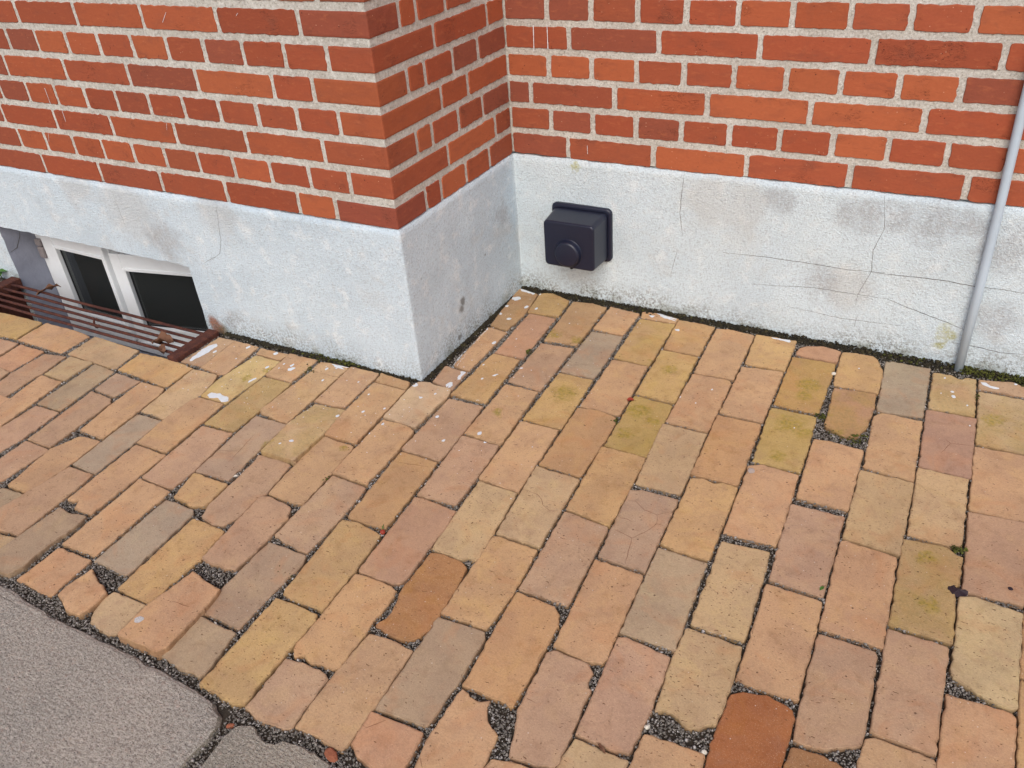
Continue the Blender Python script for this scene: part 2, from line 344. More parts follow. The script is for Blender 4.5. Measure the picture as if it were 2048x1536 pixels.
M_BRICK = make_brick_mat(); M_MORTAR = make_mortar_mat(); M_PLINTH = make_plinth_mat(); M_PAVER = make_paver_mat()
M_GRIT = make_grit_mat('joint_grit', [(88, 82, 75), (128, 121, 112), (110, 104, 96), (144, 137, 128), (130, 123, 114), (152, 145, 136), (162, 155, 147), (198, 192, 186)])
M_SOIL = make_grit_mat('joint_soil', [(50, 44, 37), (76, 68, 58), (62, 55, 47), (92, 84, 73)], island=False)
M_MOSS = make_grit_mat('moss', [(36, 33, 28), (60, 55, 44), (46, 41, 34), (74, 68, 46), (42, 36, 30)])
M_GREEN = make_grit_mat('green_moss', [(70, 74, 34), (98, 100, 44), (58, 60, 32)])
M_GRANITE = make_granite_mat(); M_RUST = make_rust()
M_CRACK = make_plain('crack', (104, 100, 96), .95, .1, .4)
M_BCRACK = make_plain('paver_crack', (122, 80, 60), .95, .1, .4)
M_WHITE = make_plain('white_window_paint', (230, 233, 235), .45, .4, .25, 18, .08, (206, 206, 204))
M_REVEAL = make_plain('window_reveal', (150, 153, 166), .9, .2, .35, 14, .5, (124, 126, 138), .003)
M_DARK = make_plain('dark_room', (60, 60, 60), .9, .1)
M_GASKET = make_plain('gasket', (18, 18, 22), .6, .3)
M_HINGE = make_plain('hinge_cover', (136, 128, 128), .5, .4)
M_BOX = make_plain('dark_blue_grey_coating', (27, 31, 50), .36, .5, .3, 30, .12, (22, 26, 40), .001)
M_PIPE = make_plain('grey_pipe', (184, 198, 210), .5, .4, .2, 12, .05)
M_PAINT = make_plain('white_paint', (222, 224, 226), .7, .3, .3, 90, .3, (190, 192, 196))
M_WELL = make_plain('well_brick', (98, 60, 50), .95, .15, .6, 25, .6, (54, 36, 34), .004)
M_LEAF = make_plain('dry_leaf', (116, 82, 62), .8, .25, .6, 60, .3, (72, 48, 38))
M_WEED = make_plain('weed_leaf', (72, 112, 42), .55, .35, .4, 60, .2, (52, 84, 36))
M_RED = make_plain('red', (150, 58, 42), .6, .35, .3)
M_CHIP = make_plain('brick_chip', (150, 92, 68), .9, .2, .4, 80, .4)
M_STONE = make_plain('pale_stone', (214, 206, 190), .85, .25, .3, 120, .3)
M_BERRY = make_plain('squashed_berry', (44, 28, 36), .5, .4, .4, 200, .5)
M_PATCH = make_plain('pale_lichen', (206, 202, 198), .95, .1, .6, 400, .5, (150, 146, 140))
gm = NT('window_glass'); gm.b.inputs['Transmission Weight'].default_value = .72; gm.b.inputs['IOR'].default_value = 1.46
M_GLASS = gm.fin((.085, .095, .095, 1), .015, None, 1.0)

# ------------------------------------------------------------------ ground, bed of the paving, light well
def sheet(name, x0, x1, y0, y1, z, mat, hole=None, parent=None, step=None):
    xs = sorted({x0, x1} | ({hole[0], hole[1]} if hole else set())); ys = sorted({y0, y1} | ({hole[2], hole[3]} if hole else set()))
    V = []; F = []
    for j in range(len(ys)-1):
        for i in range(len(xs)-1):
            if hole and xs[i] >= hole[0] and xs[i+1] <= hole[1] and ys[j] >= hole[2] and ys[j+1] <= hole[3]: continue
            k = len(V); V += [(xs[i], ys[j], z), (xs[i+1], ys[j], z), (xs[i+1], ys[j+1], z), (xs[i], ys[j+1], z)]; F.append((k, k+1, k+2, k+3))
    return mesh_obj(name, V, F, mat, parent)
HOLE = (WELL[0], WELL[1], WELL[2], .40)
ground = sheet('ground', -40, 40, -40, 40, -.045, make_grit_mat('ground_gravel', [(60, 56, 50), (98, 92, 84), (120, 114, 106)], island=False), HOLE); ground['kind'] = 'structure'
pavement = sheet('pavement', -2.6, 2.6, -1.55, D+.05, -.0095, M_SOIL, HOLE); pavement['kind'] = 'structure'

# ------------------------------------------------------------------ the house: wall, bricks, plinth, window
house = empty('brick_house', 'red brick house corner with pale rendered plinth and white framed basement window', 'house')
WX0, WX1, WTOP = -2.6, 2.6, 3.0
prof = [(WX0, .0026), (-.0026, .0026), (-.0026, D+.0026), (WX1, D+.0026), (WX1, D+.45), (WX0, D+.45)]
V = [(x, y, PL+.001) for x, y in prof] + [(x, y, WTOP) for x, y in prof]; n = len(prof)
F = [(i, (i+1) % n, n+(i+1) % n, n+i) for i in range(n)] + [tuple(range(n-1, -1, -1)), tuple(range(n, 2*n))]
wall = mesh_obj('wall', V, F, M_MORTAR, house)

BR_COLS = [(182, 97, 64), (177, 93, 61), (172, 88, 60), (184, 101, 66), (165, 84, 58), (172, 90, 62)]
BR_DARK = [(162, 86, 62), (158, 86, 65), (164, 88, 61), (156, 87, 67)]
def brick_face_mesh(w, h, seed):
    poly = resample([(0, 0), (w, 0), (w, h), (0, h)], .010, .0021, seed, .0055)
    V2, F2 = slab_mesh('b', poly, [(.0013, 0.0), (.0003, .0007), (-.0004, .0035), (0.0, .03)], seed=seed)
    # outline lies in x-z, the face looks to -y
    V3 = [(x, d, z) for (x, z, d) in V2]; F3 = [tuple(f) for f in F2]
    me = bpy.data.meshes.new('brick'); me.from_pydata(V3, [], F3); me.update(); me.materials.append(M_BRICK)
    bm = bmesh.new(); bm.from_mesh(me); bmesh.ops.recalc_face_normals(bm, faces=bm.faces); bm.to_mesh(me); bm.free()
    return me
brick_pool = {}
def brick(u0, u1, k, side, dark=False, col=None):
    """one brick face from u0 to u1 along a wall; side A and C face the viewer, B is the return wall"""
    w = round(u1-u0, 3); h = .0502 if k > 1 else .0535; key = (w, k == 1)
    lst = brick_pool.setdefault(key, [])
    if len(lst) < (3 if w < .15 else 4): me = brick_face_mesh(w, h, random.uniform(0, 99)); lst.append(me)
    else: me = random.choice(lst)
    z = PL + .0026 + (k-1)*CO + random.uniform(-.0008, .0008) - (.0034 if k == 1 else 0)
    d = random.uniform(-.0009, .0006)
    if side == 'A': o = link('brick', me, wall, (u0, d, z))
    elif side == 'C': o = link('brick', me, wall, (u0, D+d, z))
    else: o = link('brick', me, wall, (-d, u0, z), math.pi/2)
    c = col or random.choice(BR_DARK if dark else BR_COLS); j = random.uniform(.93, 1.05)*(.93 if side == 'A' else 1)
    o.color = tuple(min(1, q*j*.90) for q in lin(c)) + (1,)
    return o
def corner_brick(wa, wb, k, col):
    """the brick on the arris shows both its faces"""
    bm = bmesh.new(); seed = random.uniform(0, 99)
    xs = [0, .0012, .004] + [wa*t for t in (.12, .25, .4, .55, .7, .85)] + [wa-.006, wa-.0015, wa]
    ys = [0, .0012, .004] + [wb*t for t in (.2, .4, .6, .8)] + [wb-.006, wb-.0015, wb]
    H = .0502; zs = [0, .0012, .005, .0135, .0255, .038, H-.005, H-.0012, H]
    def P(x, y, z):
        r = .0034; q = Vector((min(max(x, r), wa), min(max(y, r), wb), min(max(z, r), H-r))); dv = Vector((x, y, z))-q
        p = q + (dv.normalized()*r if dv.length > 1e-9 else dv)
        e = fbm(x*45+seed, y*45+z*45, seed, 3)*.0006
        return Vector((-(p.x + e), p.y + e, p.z + fbm(x*50+seed*2, y*50, z*20)*.0008))
    def grid(us, vs, fn):
        vv = [[bm.verts.new(fn(u, v)) for v in vs] for u in us]
        for i in range(len(us)-1):
            for j in range(len(vs)-1): bm.faces.new((vv[i][j], vv[i+1][j], vv[i+1][j+1], vv[i][j+1]))
    grid(xs, zs, lambda u, v: P(u, 0, v)); grid(ys, zs, lambda u, v: P(0, u, v))
    grid(xs, ys, lambda u, v: P(u, v, 0)); grid(xs, ys, lambda u, v: P(u, v, H))
    grid(ys, zs, lambda u, v: P(wa, u, v)); grid(xs, zs, lambda u, v: P(u, wb, v))
    bmesh.ops.remove_doubles(bm, verts=bm.verts, dist=.0004)
    o = bm_obj('brick', bm, M_BRICK, wall, loc=(0, 0, PL+.0026+(k-1)*CO-(.0034 if k == 1 else 0))); o.color = tuple(q*.90 for q in lin(col))+(1,)
    return o
J = .0066
def courses(side, joints, end, k, dark_fn, limit):
    js = list(joints)
    for a, b in zip(js[:-1], js[1:]):
        if b-a < .02: continue
        brick(a+J*random.uniform(.85, 1.15), b-J*random.uniform(.85, 1.15), k, side, random.random() < dark_fn(a))
PITCH = .1165
A_ST = {0: [-.170, -.282, -.514, -.742, -.977, -1.214, -1.448, -1.681, -1.914], 1: [-.174, -.404, -.637, -.866, -1.088, -1.314, -1.547, -1.78, -2.01]}
B_J = {1: [.121, .188, .304, .421], 2: [.233, .464], 3: [.114, .179, .294, .409], 4: [.231, .350], 5: [.109, .178, .295, .410], 6: [.228, .464], 7: [.109, .172, .286, .404], 8: [.231, .350], 9: [.115, .182, .298, .414]}
C_ST = {1: [.162, .396, .626, .858, 1.094, 1.328, 1.56, 1.79], 3: [.063, .292, .523, .755, .987, 1.22, 1.453, 1.686], 5: [.173, .402, .633, .866, 1.105, 1.338, 1.57, 1.80]}
CORNER_COL = {1: (152, 80, 62), 2: (168, 88, 60), 3: (165, 88, 60), 4: (172, 92, 60), 5: (170, 92, 60), 6: (165, 85, 58), 7: (154, 82, 62), 8: (160, 86, 60), 9: (168, 88, 60)}
NK = 9
for k in range(1, NK+1):
    if k % 2: ja = A_ST[0 if k in (1, 5, 9) else 1]
    else: ja = [-.1155-PITCH*i for i in range(17)]
    corner_brick(-ja[0]-J, B_J[k][0]-J, k, CORNER_COL[k])
    rev = sorted(ja); courses('A', rev, 0, k, lambda u: .10 + .35*max(0, min(1, (-u-.5)))*(1.2 if k < 5 else .5), -2.0)
    courses('B', B_J[k]+[D+.003], D, k, lambda u: .12+.6*(u > .25), D)
    if k % 2: jc = [-.004]+C_ST[{1: 1, 3: 3, 5: 5, 7: 3, 9: 1}[k]]
    else: jc = [-.003]+[.117+.1158*i for i in range(15)]
    courses('C', jc, 0, k, lambda u: .8 if u < .2 else (.35 if u < .45 else .08), 2.0)
# bricks above the picture and far to the sides, joined
V = []; F = []
def low_brick(side, u0, u1, z):
    k = len(V); h = .0502; d0, d1 = 0.0, .02
    q = [(u0, d0, z), (u1, d0, z), (u1, d0, z+h), (u0, d0, z+h), (u0-.001, d1, z-.001), (u1+.001, d1, z-.001), (u1+.001, d1, z+h+.001), (u0-.001, d1, z+h+.001)]
    if side == 'C': q = [(x, y+D, zz) for x, y, zz in q]
    if side == 'B': q = [(-y, x, zz) for x, y, zz in q]
    V.extend(q); F.extend([(k, k+1, k+2, k+3), (k+1, k+5, k+6, k+2), (k+4, k, k+3, k+7), (k+3, k+2, k+6, k+7), (k+4, k+5, k+1, k)])
for k in range(1, 38):
    z = PL+.0026+(k-1)*CO; st = k % 2; pw = .233 if st else PITCH
    if z+.06 > WTOP: break
    for side, lo, hi in (('A', -2.55, -.003), ('B', .004, D), ('C', .004, 2.55)):
        if k <= NK:
            if side == 'B': continue
            lo2, hi2 = (lo, -2.0) if side == 'A' else (1.82, hi)
            if side == 'A': hi2 = min(A_ST[0 if k in (1, 5, 9) else 1]) if st else -.1155-PITCH*16
            else: lo2 = C_ST[{1: 1, 3: 3, 5: 5, 7: 3, 9: 1}[k]][-1] if st else .117+.1158*14
        else: lo2, hi2 = lo, hi
        if side == 'A':
            u = hi2
            while u > lo2+.03: low_brick(side, max(u-pw+J, lo2)+.0, u-J if u < -.01 else u+.003, z); u -= pw
        else:
            u = lo2
            while u < hi2-.03: low_brick(side, u+(J if u > .01 else 0), min(u+pw-J, hi2), z); u += pw
up = mesh_obj('distant_bricks', V, F, M_BRICK, wall); up['kind'] = 'stuff'; up.color = lin((190, 106, 68))+(1,)

# ---- plinth: one rendered skin following the wall's plan, with the window opening left out
def plinth_disp(s, z):
    return fbm(s*9, z*9, 3.3, 3)*.0022 + fbm(s*38, z*38, 8.1, 2)*.0009
LA, LB = 2.6, D
def plinth_point(s, z, extra=0.0):
    """s runs along wall A (s<0), round the arris, along the return (0..D) and along the back wall (s>D)"""
    off = .0012 + plinth_disp(s, z)*(1 if z < PL-.006 else .3) + extra; r = .006
    if s < -r: return Vector((s, -off, z))
    if s < r:
        t = (s+r)/(2*r)*math.pi/2; cx, cy = -r+.0012, r-.0012
        return Vector((cx+math.sin(t)*(r+off-.0012), cy-math.cos(t)*(r+off-.0012), z))
    if s < D-.0012: return Vector((off, s, z))
    return Vector((max(s-D, .0012), D-off, z))
ss = sorted(set([round(-LA+i*.016, 4) for i in range(int(LA/.016))] + [XL, XR, -.006, -.003, 0, .003, .006] + [round(.006+i*(D-.014)/34, 4) for i in range(35)] + [D-.0012] + [round(D+.004+i*.016, 4) for i in range(160)]))
ss = [s for i, s in enumerate(ss) if i == 0 or s-ss[i-1] > .0008 or s in (XL, XR)]
zz = sorted(set([round(-.45+i*.016, 4) for i in range(53)] + [ZB, ZT, PL])); zz = [z for z in zz if z <= PL and (z in (ZB, ZT, PL) or min(abs(z-q) for q in (ZB, ZT, PL)) > .006)]
V = []; idx = {}
for i, s in enumerate(ss):
    for j, z in enumerate(zz):
        p = plinth_point(s, z + (-.0038 + fbm(s*14, 5.5)*.0030 + fbm(s*60, 1.5)*.0012 if j == len(zz)-1 else 0) + (fbm(s*30, 2.2)*.004 if z == ZT else 0))
        if s == XL and ZB <= z <= ZT: p.x += fbm(z*40, 9.1)*.004
        idx[i, j] = len(V); V.append(p)
F = []; iL, iR = ss.index(XL), ss.index(XR); jB, jT = zz.index(ZB), zz.index(ZT)
for i in range(len(ss)-1):
    for j in range(len(zz)-1):
        if iL <= i < iR and jB <= j < jT: continue
        F.append((idx[i, j], idx[i+1, j], idx[i+1, j+1], idx[i, j+1]))
k = len(V); m = len(ss)                                      # narrow ledge under the first course
for i, s in enumerate(ss):
    t = V[idx[i, len(zz)-1]]; q = t.copy()
    if s < 0: q.y += .02; q.x = min(q.x, -.02) if s > -.03 else q.x
    elif s < D: q.x -= .02; q.y = max(q.y, .02) if s < .03 else q.y
    else: q.y += .02
    V.append(q)
for i in range(m-1): F.append((idx[i, len(zz)-1], idx[i+1, len(zz)-1], k+i+1, k+i))
plinth = mesh_obj('plinth', V, F, M_PLINTH, house, smooth=True)
plinth['label'] = 'pale grey rendered plinth, cracked and stained'
# reveal of the opening
def strip(loop, depth):
    V = []; F = []
    for p in loop: V += [p, Vector((p.x, p.y+depth*.33, p.z)), Vector((p.x, p.y+depth*.66, p.z)), Vector((p.x, depth, p.z))]
    for i in range(len(loop)-1):
        for q in range(3): a = i*4+q; F.append((a, a+1, a+5, a+4))
    return V, F
loopL = [V_.copy() for V_ in [plinth.data.vertices[idx[iL, j]].co for j in range(jB, jT+1)]]
loopT = [plinth.data.vertices[idx[i, jT]].co.copy() for i in range(iL, iR+1)]
loopR = [plinth.data.vertices[idx[iR, j]].co.copy() for j in range(jB, jT+1)]
loopB = [plinth.data.vertices[idx[i, jB]].co.copy() for i in range(iL, iR+1)]
for nm, lp, dp in (('window_jamb', loopL, .155), ('window_lintel', loopT, .155), ('window_jamb', loopR, .30), ('window_sill', loopB, .155)):
    v2, f2 = strip(lp, dp); mesh_obj(nm, v2, f2, M_REVEAL, plinth, True)

def ribbon(name, pts, w, mat, fn, parent, lift=.0006, wig=.0012):
    """thin crack following a surface: pts in surface coordinates, fn maps them to space"""
    P2 = []
    for a, b in zip(pts[:-1], pts[1:]):
        L = math.dist(a, b); n = max(1, int(L/.006))
        P2 += [(a[0]+(b[0]-a[0])*t/n, a[1]+(b[1]-a[1])*t/n) for t in range(n)]
    P2.append(pts[-1]); V = []; F = []; sd = random.uniform(0, 50)
    for i, p in enumerate(P2):
        q = P2[min(i+1, len(P2)-1)]; o = P2[max(i-1, 0)]; d = Vector((q[0]-o[0], q[1]-o[1])).normalized(); nn = Vector((-d.y, d.x))
        t = i/max(1, len(P2)-1); ww = w*(.35+.65*math.sin(math.pi*min(1, max(.04, t))))*(1+.5*fbm(i*.8+sd, 0)); o2 = fbm(i*.35+sd, 4)*wig
        V += [fn(p[0]+nn.x*(o2-ww), p[1]+nn.y*(o2-ww), lift), fn(p[0]+nn.x*(o2+ww), p[1]+nn.y*(o2+ww), lift)]
    for i in range(len(P2)-1): F.append((2*i, 2*i+2, 2*i+3, 2*i+1))
    return mesh_obj(name, V, F, mat, parent)
for pts, w in [([(1.0223, 0.3964), (1.0160, 0.2956), (1.0246, 0.2322)], 0.00060),
 ([(1.0133, 0.1896), (0.9987, 0.1187)], 0.00035),
 ([(1.4836, 0.3963), (1.4963, 0.3196), (1.4807, 0.2630), (1.4859, 0.2125), (1.4845, 0.2080), (1.4653, 0.1465), (1.4636, 0.1164)], 0.00050),
 ([(1.1326, 0.2033), (1.2420, 0.2083), (1.3429, 0.2076), (1.4317, 0.2056), (1.5159, 0.2129)], 0.00060),
 ([(1.4844, 0.2089), (1.5362, 0.2098), (1.6361, 0.2134), (1.7039, 0.2095), (1.7539, 0.2131), (1.7998, 0.2112)], 0.00080),
 ([(1.2131, 0.1281), (1.3636, 0.1452), (1.4613, 0.1458), (1.5309, 0.1466)], 0.00045),
 ([(1.5309, 0.1466), (1.5734, 0.1329), (1.6556, 0.1129), (1.7046, 0.0987)], 0.00070),
 ([(1.3046, 0.0829), (1.4334, 0.0749), (1.5744, 0.0812)], 0.00040),
 ([(1.6855, 0.0601), (1.7430, 0.0605), (1.7890, 0.0562), (1.8348, 0.0619)], 0.00070),
 ([(1.4707, 0.0825), (1.4703, 0.0567)], 0.00040),
 ([(-0.5596, 0.4001), (-0.5707, 0.3388), (-0.5771, 0.2953), (-0.5947, 0.2538), (-0.6436, 0.2211)], 0.00040),
 ([(-0.9525, 0.3751), (-0.9442, 0.2763)], 0.00035),
 ([(-0.6147, 0.2407), (-0.6649, 0.2146)], 0.00040)]:
    ribbon('crack', pts, w, M_CRACK, lambda s, z, l: plinth_point(s, z, l), plinth)
ribbon('crack', [(.004, .098), (.03, .103), (.052, .135), (.058, .150)], .0012, M_CRACK, lambda y, z, l: Vector((XL+.0012+fbm(z*40, 9.1)*.004, y, z)), plinth)

# ---- basement window
win = mesh_obj('window', [], [], None, house)
bm = bmesh.new()
FX0, FX1, FZ0, FZ1 = XL+.002, XR+.12, -.246, .215
add_box(bm, (FX0, YF, FZ0), (FX0+.046, YF+.06, FZ1), .003); add_box(bm, (FX1-.05, YF+.02, FZ0), (FX1, YF+.06, FZ1), .003)
add_box(bm, (FX0+.0465, YF+.001, FZ1-.055), (FX1-.0505, YF+.06, FZ1), .003); add_box(bm, (FX0+.0465, YF-.004, FZ0), (FX1-.0505, YF+.06, FZ0+.040), .003)
add_box(bm, (-1.222, YF+.002, FZ0+.0405), (-1.2205, YF+.06, FZ1-.0555), .002)
bm_obj('frame', bm, M_WHITE, win)
def sash(name, w, z0, z1, stile, rail_b, rail_t, loc, rz, sr=None):
    sr = sr or stile; br_ = .009 if sr == stile else .002
    bm = bmesh.new(); t0, t1 = -.012, .035
    add_box(bm, (0, t0, z0), (stile, t1, z1), .003); add_box(bm, (w-sr, t0, z0), (w, t1, z1), .003)
    add_box(bm, (stile-.001, t0+.0006, z1-rail_t), (w-sr+.001, t1, z1-.0005), .003); add_box(bm, (stile-.001, t0+.0006, z0+.0005), (w-sr+.001, t1, z0+rail_b), .003)
    b = .009                                                   # glazing bead, standing a little proud
    for lo, hi in (((stile-b*.2, t0-.003, z0+rail_b), (stile+b, t1-.01, z1-rail_t)), ((w-sr-br_, t0-.003, z0+rail_b), (w-sr+b*.2, t1-.01, z1-rail_t)),
                   ((stile+b, t0-.0026, z1-rail_t-b), (w-sr-br_, t1-.01, z1-rail_t+b*.2)), ((stile+b, t0-.0026, z0+rail_b-b*.2), (w-sr-br_, t1-.01, z0+rail_b+b))): add_box(bm, lo, hi, .0015, 1)
    o = bm_obj(name, bm, M_WHITE, win, loc=loc); o.rotation_euler = (0, 0, rz)
    bm = bmesh.new(); add_box(bm, (stile+.002, .0, z0+rail_b), (w-sr-.002, .006, z1-rail_t))
    g_ = bm_obj('pane', bm, M_GLASS, win, loc=loc); g_.rotation_euler = (0, 0, rz)
    bm = bmesh.new(); e = .010
    for lo, hi in (((stile+.0095, -.0015, z0+rail_b+.0095), (stile+.0095+e*.5, .0095, z1-rail_t-.0095)), ((stile+.0095+e*.5, -.0015, z0+rail_b+.0092), (w-sr-.001, .0095, z0+rail_b+.0125)), ((stile+.0095+e*.5, -.0015, z1-rail_t-.0125), (w-sr-.001, .0095, z1-rail_t-.0092))): add_box(bm, lo, hi)
    k_ = bm_obj('gasket', bm, M_GASKET, win, loc=loc); k_.rotation_euler = (0, 0, rz)
    return o
sash('sash', .308, -.205, .158, .057, .058, .056, (-1.531, YF, 0), -.02, .010)
sash('sash', .50, -.212, .112, .038, .055, .049, (-1.2195, YF+.006, 0), math.radians(11.5))
bm = bmesh.new()
for z0, z1 in ((.045, .085), (.088, .112)): add_box(bm, (FX0+.010, YF-.016, z0), (FX0+.038, YF-.0005, z1), .004)
bm_obj('hinge', bm, M_HINGE, win)
# dark room behind, open to the frame
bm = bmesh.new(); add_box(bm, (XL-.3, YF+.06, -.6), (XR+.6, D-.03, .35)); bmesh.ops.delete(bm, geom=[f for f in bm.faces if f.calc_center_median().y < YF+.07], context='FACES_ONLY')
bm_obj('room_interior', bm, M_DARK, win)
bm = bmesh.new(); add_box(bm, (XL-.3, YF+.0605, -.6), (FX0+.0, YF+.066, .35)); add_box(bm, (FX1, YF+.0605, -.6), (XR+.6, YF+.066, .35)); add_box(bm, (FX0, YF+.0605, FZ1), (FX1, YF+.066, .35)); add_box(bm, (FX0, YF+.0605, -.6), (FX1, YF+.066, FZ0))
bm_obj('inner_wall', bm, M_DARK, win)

# ---- light well below the grate
bm = bmesh.new(); x0, x1, y0, y1 = WELL; b = -.40
add_box(bm, (x0-.02, y0-.02, b), (x0, .0, -.012)); add_box(bm, (x1, y0-.02, b), (x1+.02, -.004, -.012)); add_box(bm, (x0+.0002, y0-.02, b), (x1-.0002, y0, -.012)); add_box(bm, (x0-.02, y0-.02, b-.02), (x1+.02, .0, b-.0002))
lw = bm_obj('light_well', bm, M_WELL); lw['kind'] = 'structure'

# ------------------------------------------------------------------ pavers
COL = dict(o=(203,158,118), p=(190,150,120), g=(176,152,126), y=(202,160,106), yo=(204,160,110), po=(204,157,118), br=(186,144,104), r=(187,142,112), r2=(184,140,116), rp=(200,148,114), R=(166,100,62), b=(176,126,82), bb=(172,122,80), bs=(190,152,106), ys=(205,162,110), yt=(205,172,118), ob=(194,148,104), os=(202,156,112), ts=(198,163,121), t=(198,164,124), l=(208,174,138), ls=(204,174,130), gp=(180,148,121), pg=(182,150,123), g2=(180,152,122), m=(190,155,95), mb=(186,144,88), rm=(186,138,106), ps=(192,154,122), yb=(198,156,106))
SPK = dict(bs=.85, ys=.9, yt=.5, os=.8, ts=.9, ls=.75, ps=.7, p=.48, po=.50, o=.55, t=.55, yo=.55, y=.55, gp=.4, g=.18, g2=.30, bb=.65, b=.4, R=.15, r=.1, r2=.05)
RAISE = {'m1e': .011, 'm5e': .006, 'm2b': .007, 'm3f': .005, 'm1b': .003, 'c0d': .003, 'm2a': .001}
TILT = {'m1e': (.030, -.030), 'm5e': (.012, -.02), 'm2b': (.01, -.035), 'm1b': (.03, 0.0), 'm5d': (.006, -.01)}
MOSS = dict(m=.18, mb=.15, rm=.1)
MOSS_AT = dict(c3c=.15, c5b=.2, c5c=.2, m2b=.35, c11a=.30, c12b=.35, c1c=.12, c4b=.3, c11d=.25, m5b=.2, c2d=.05, c9b=.4, m4b=.2)
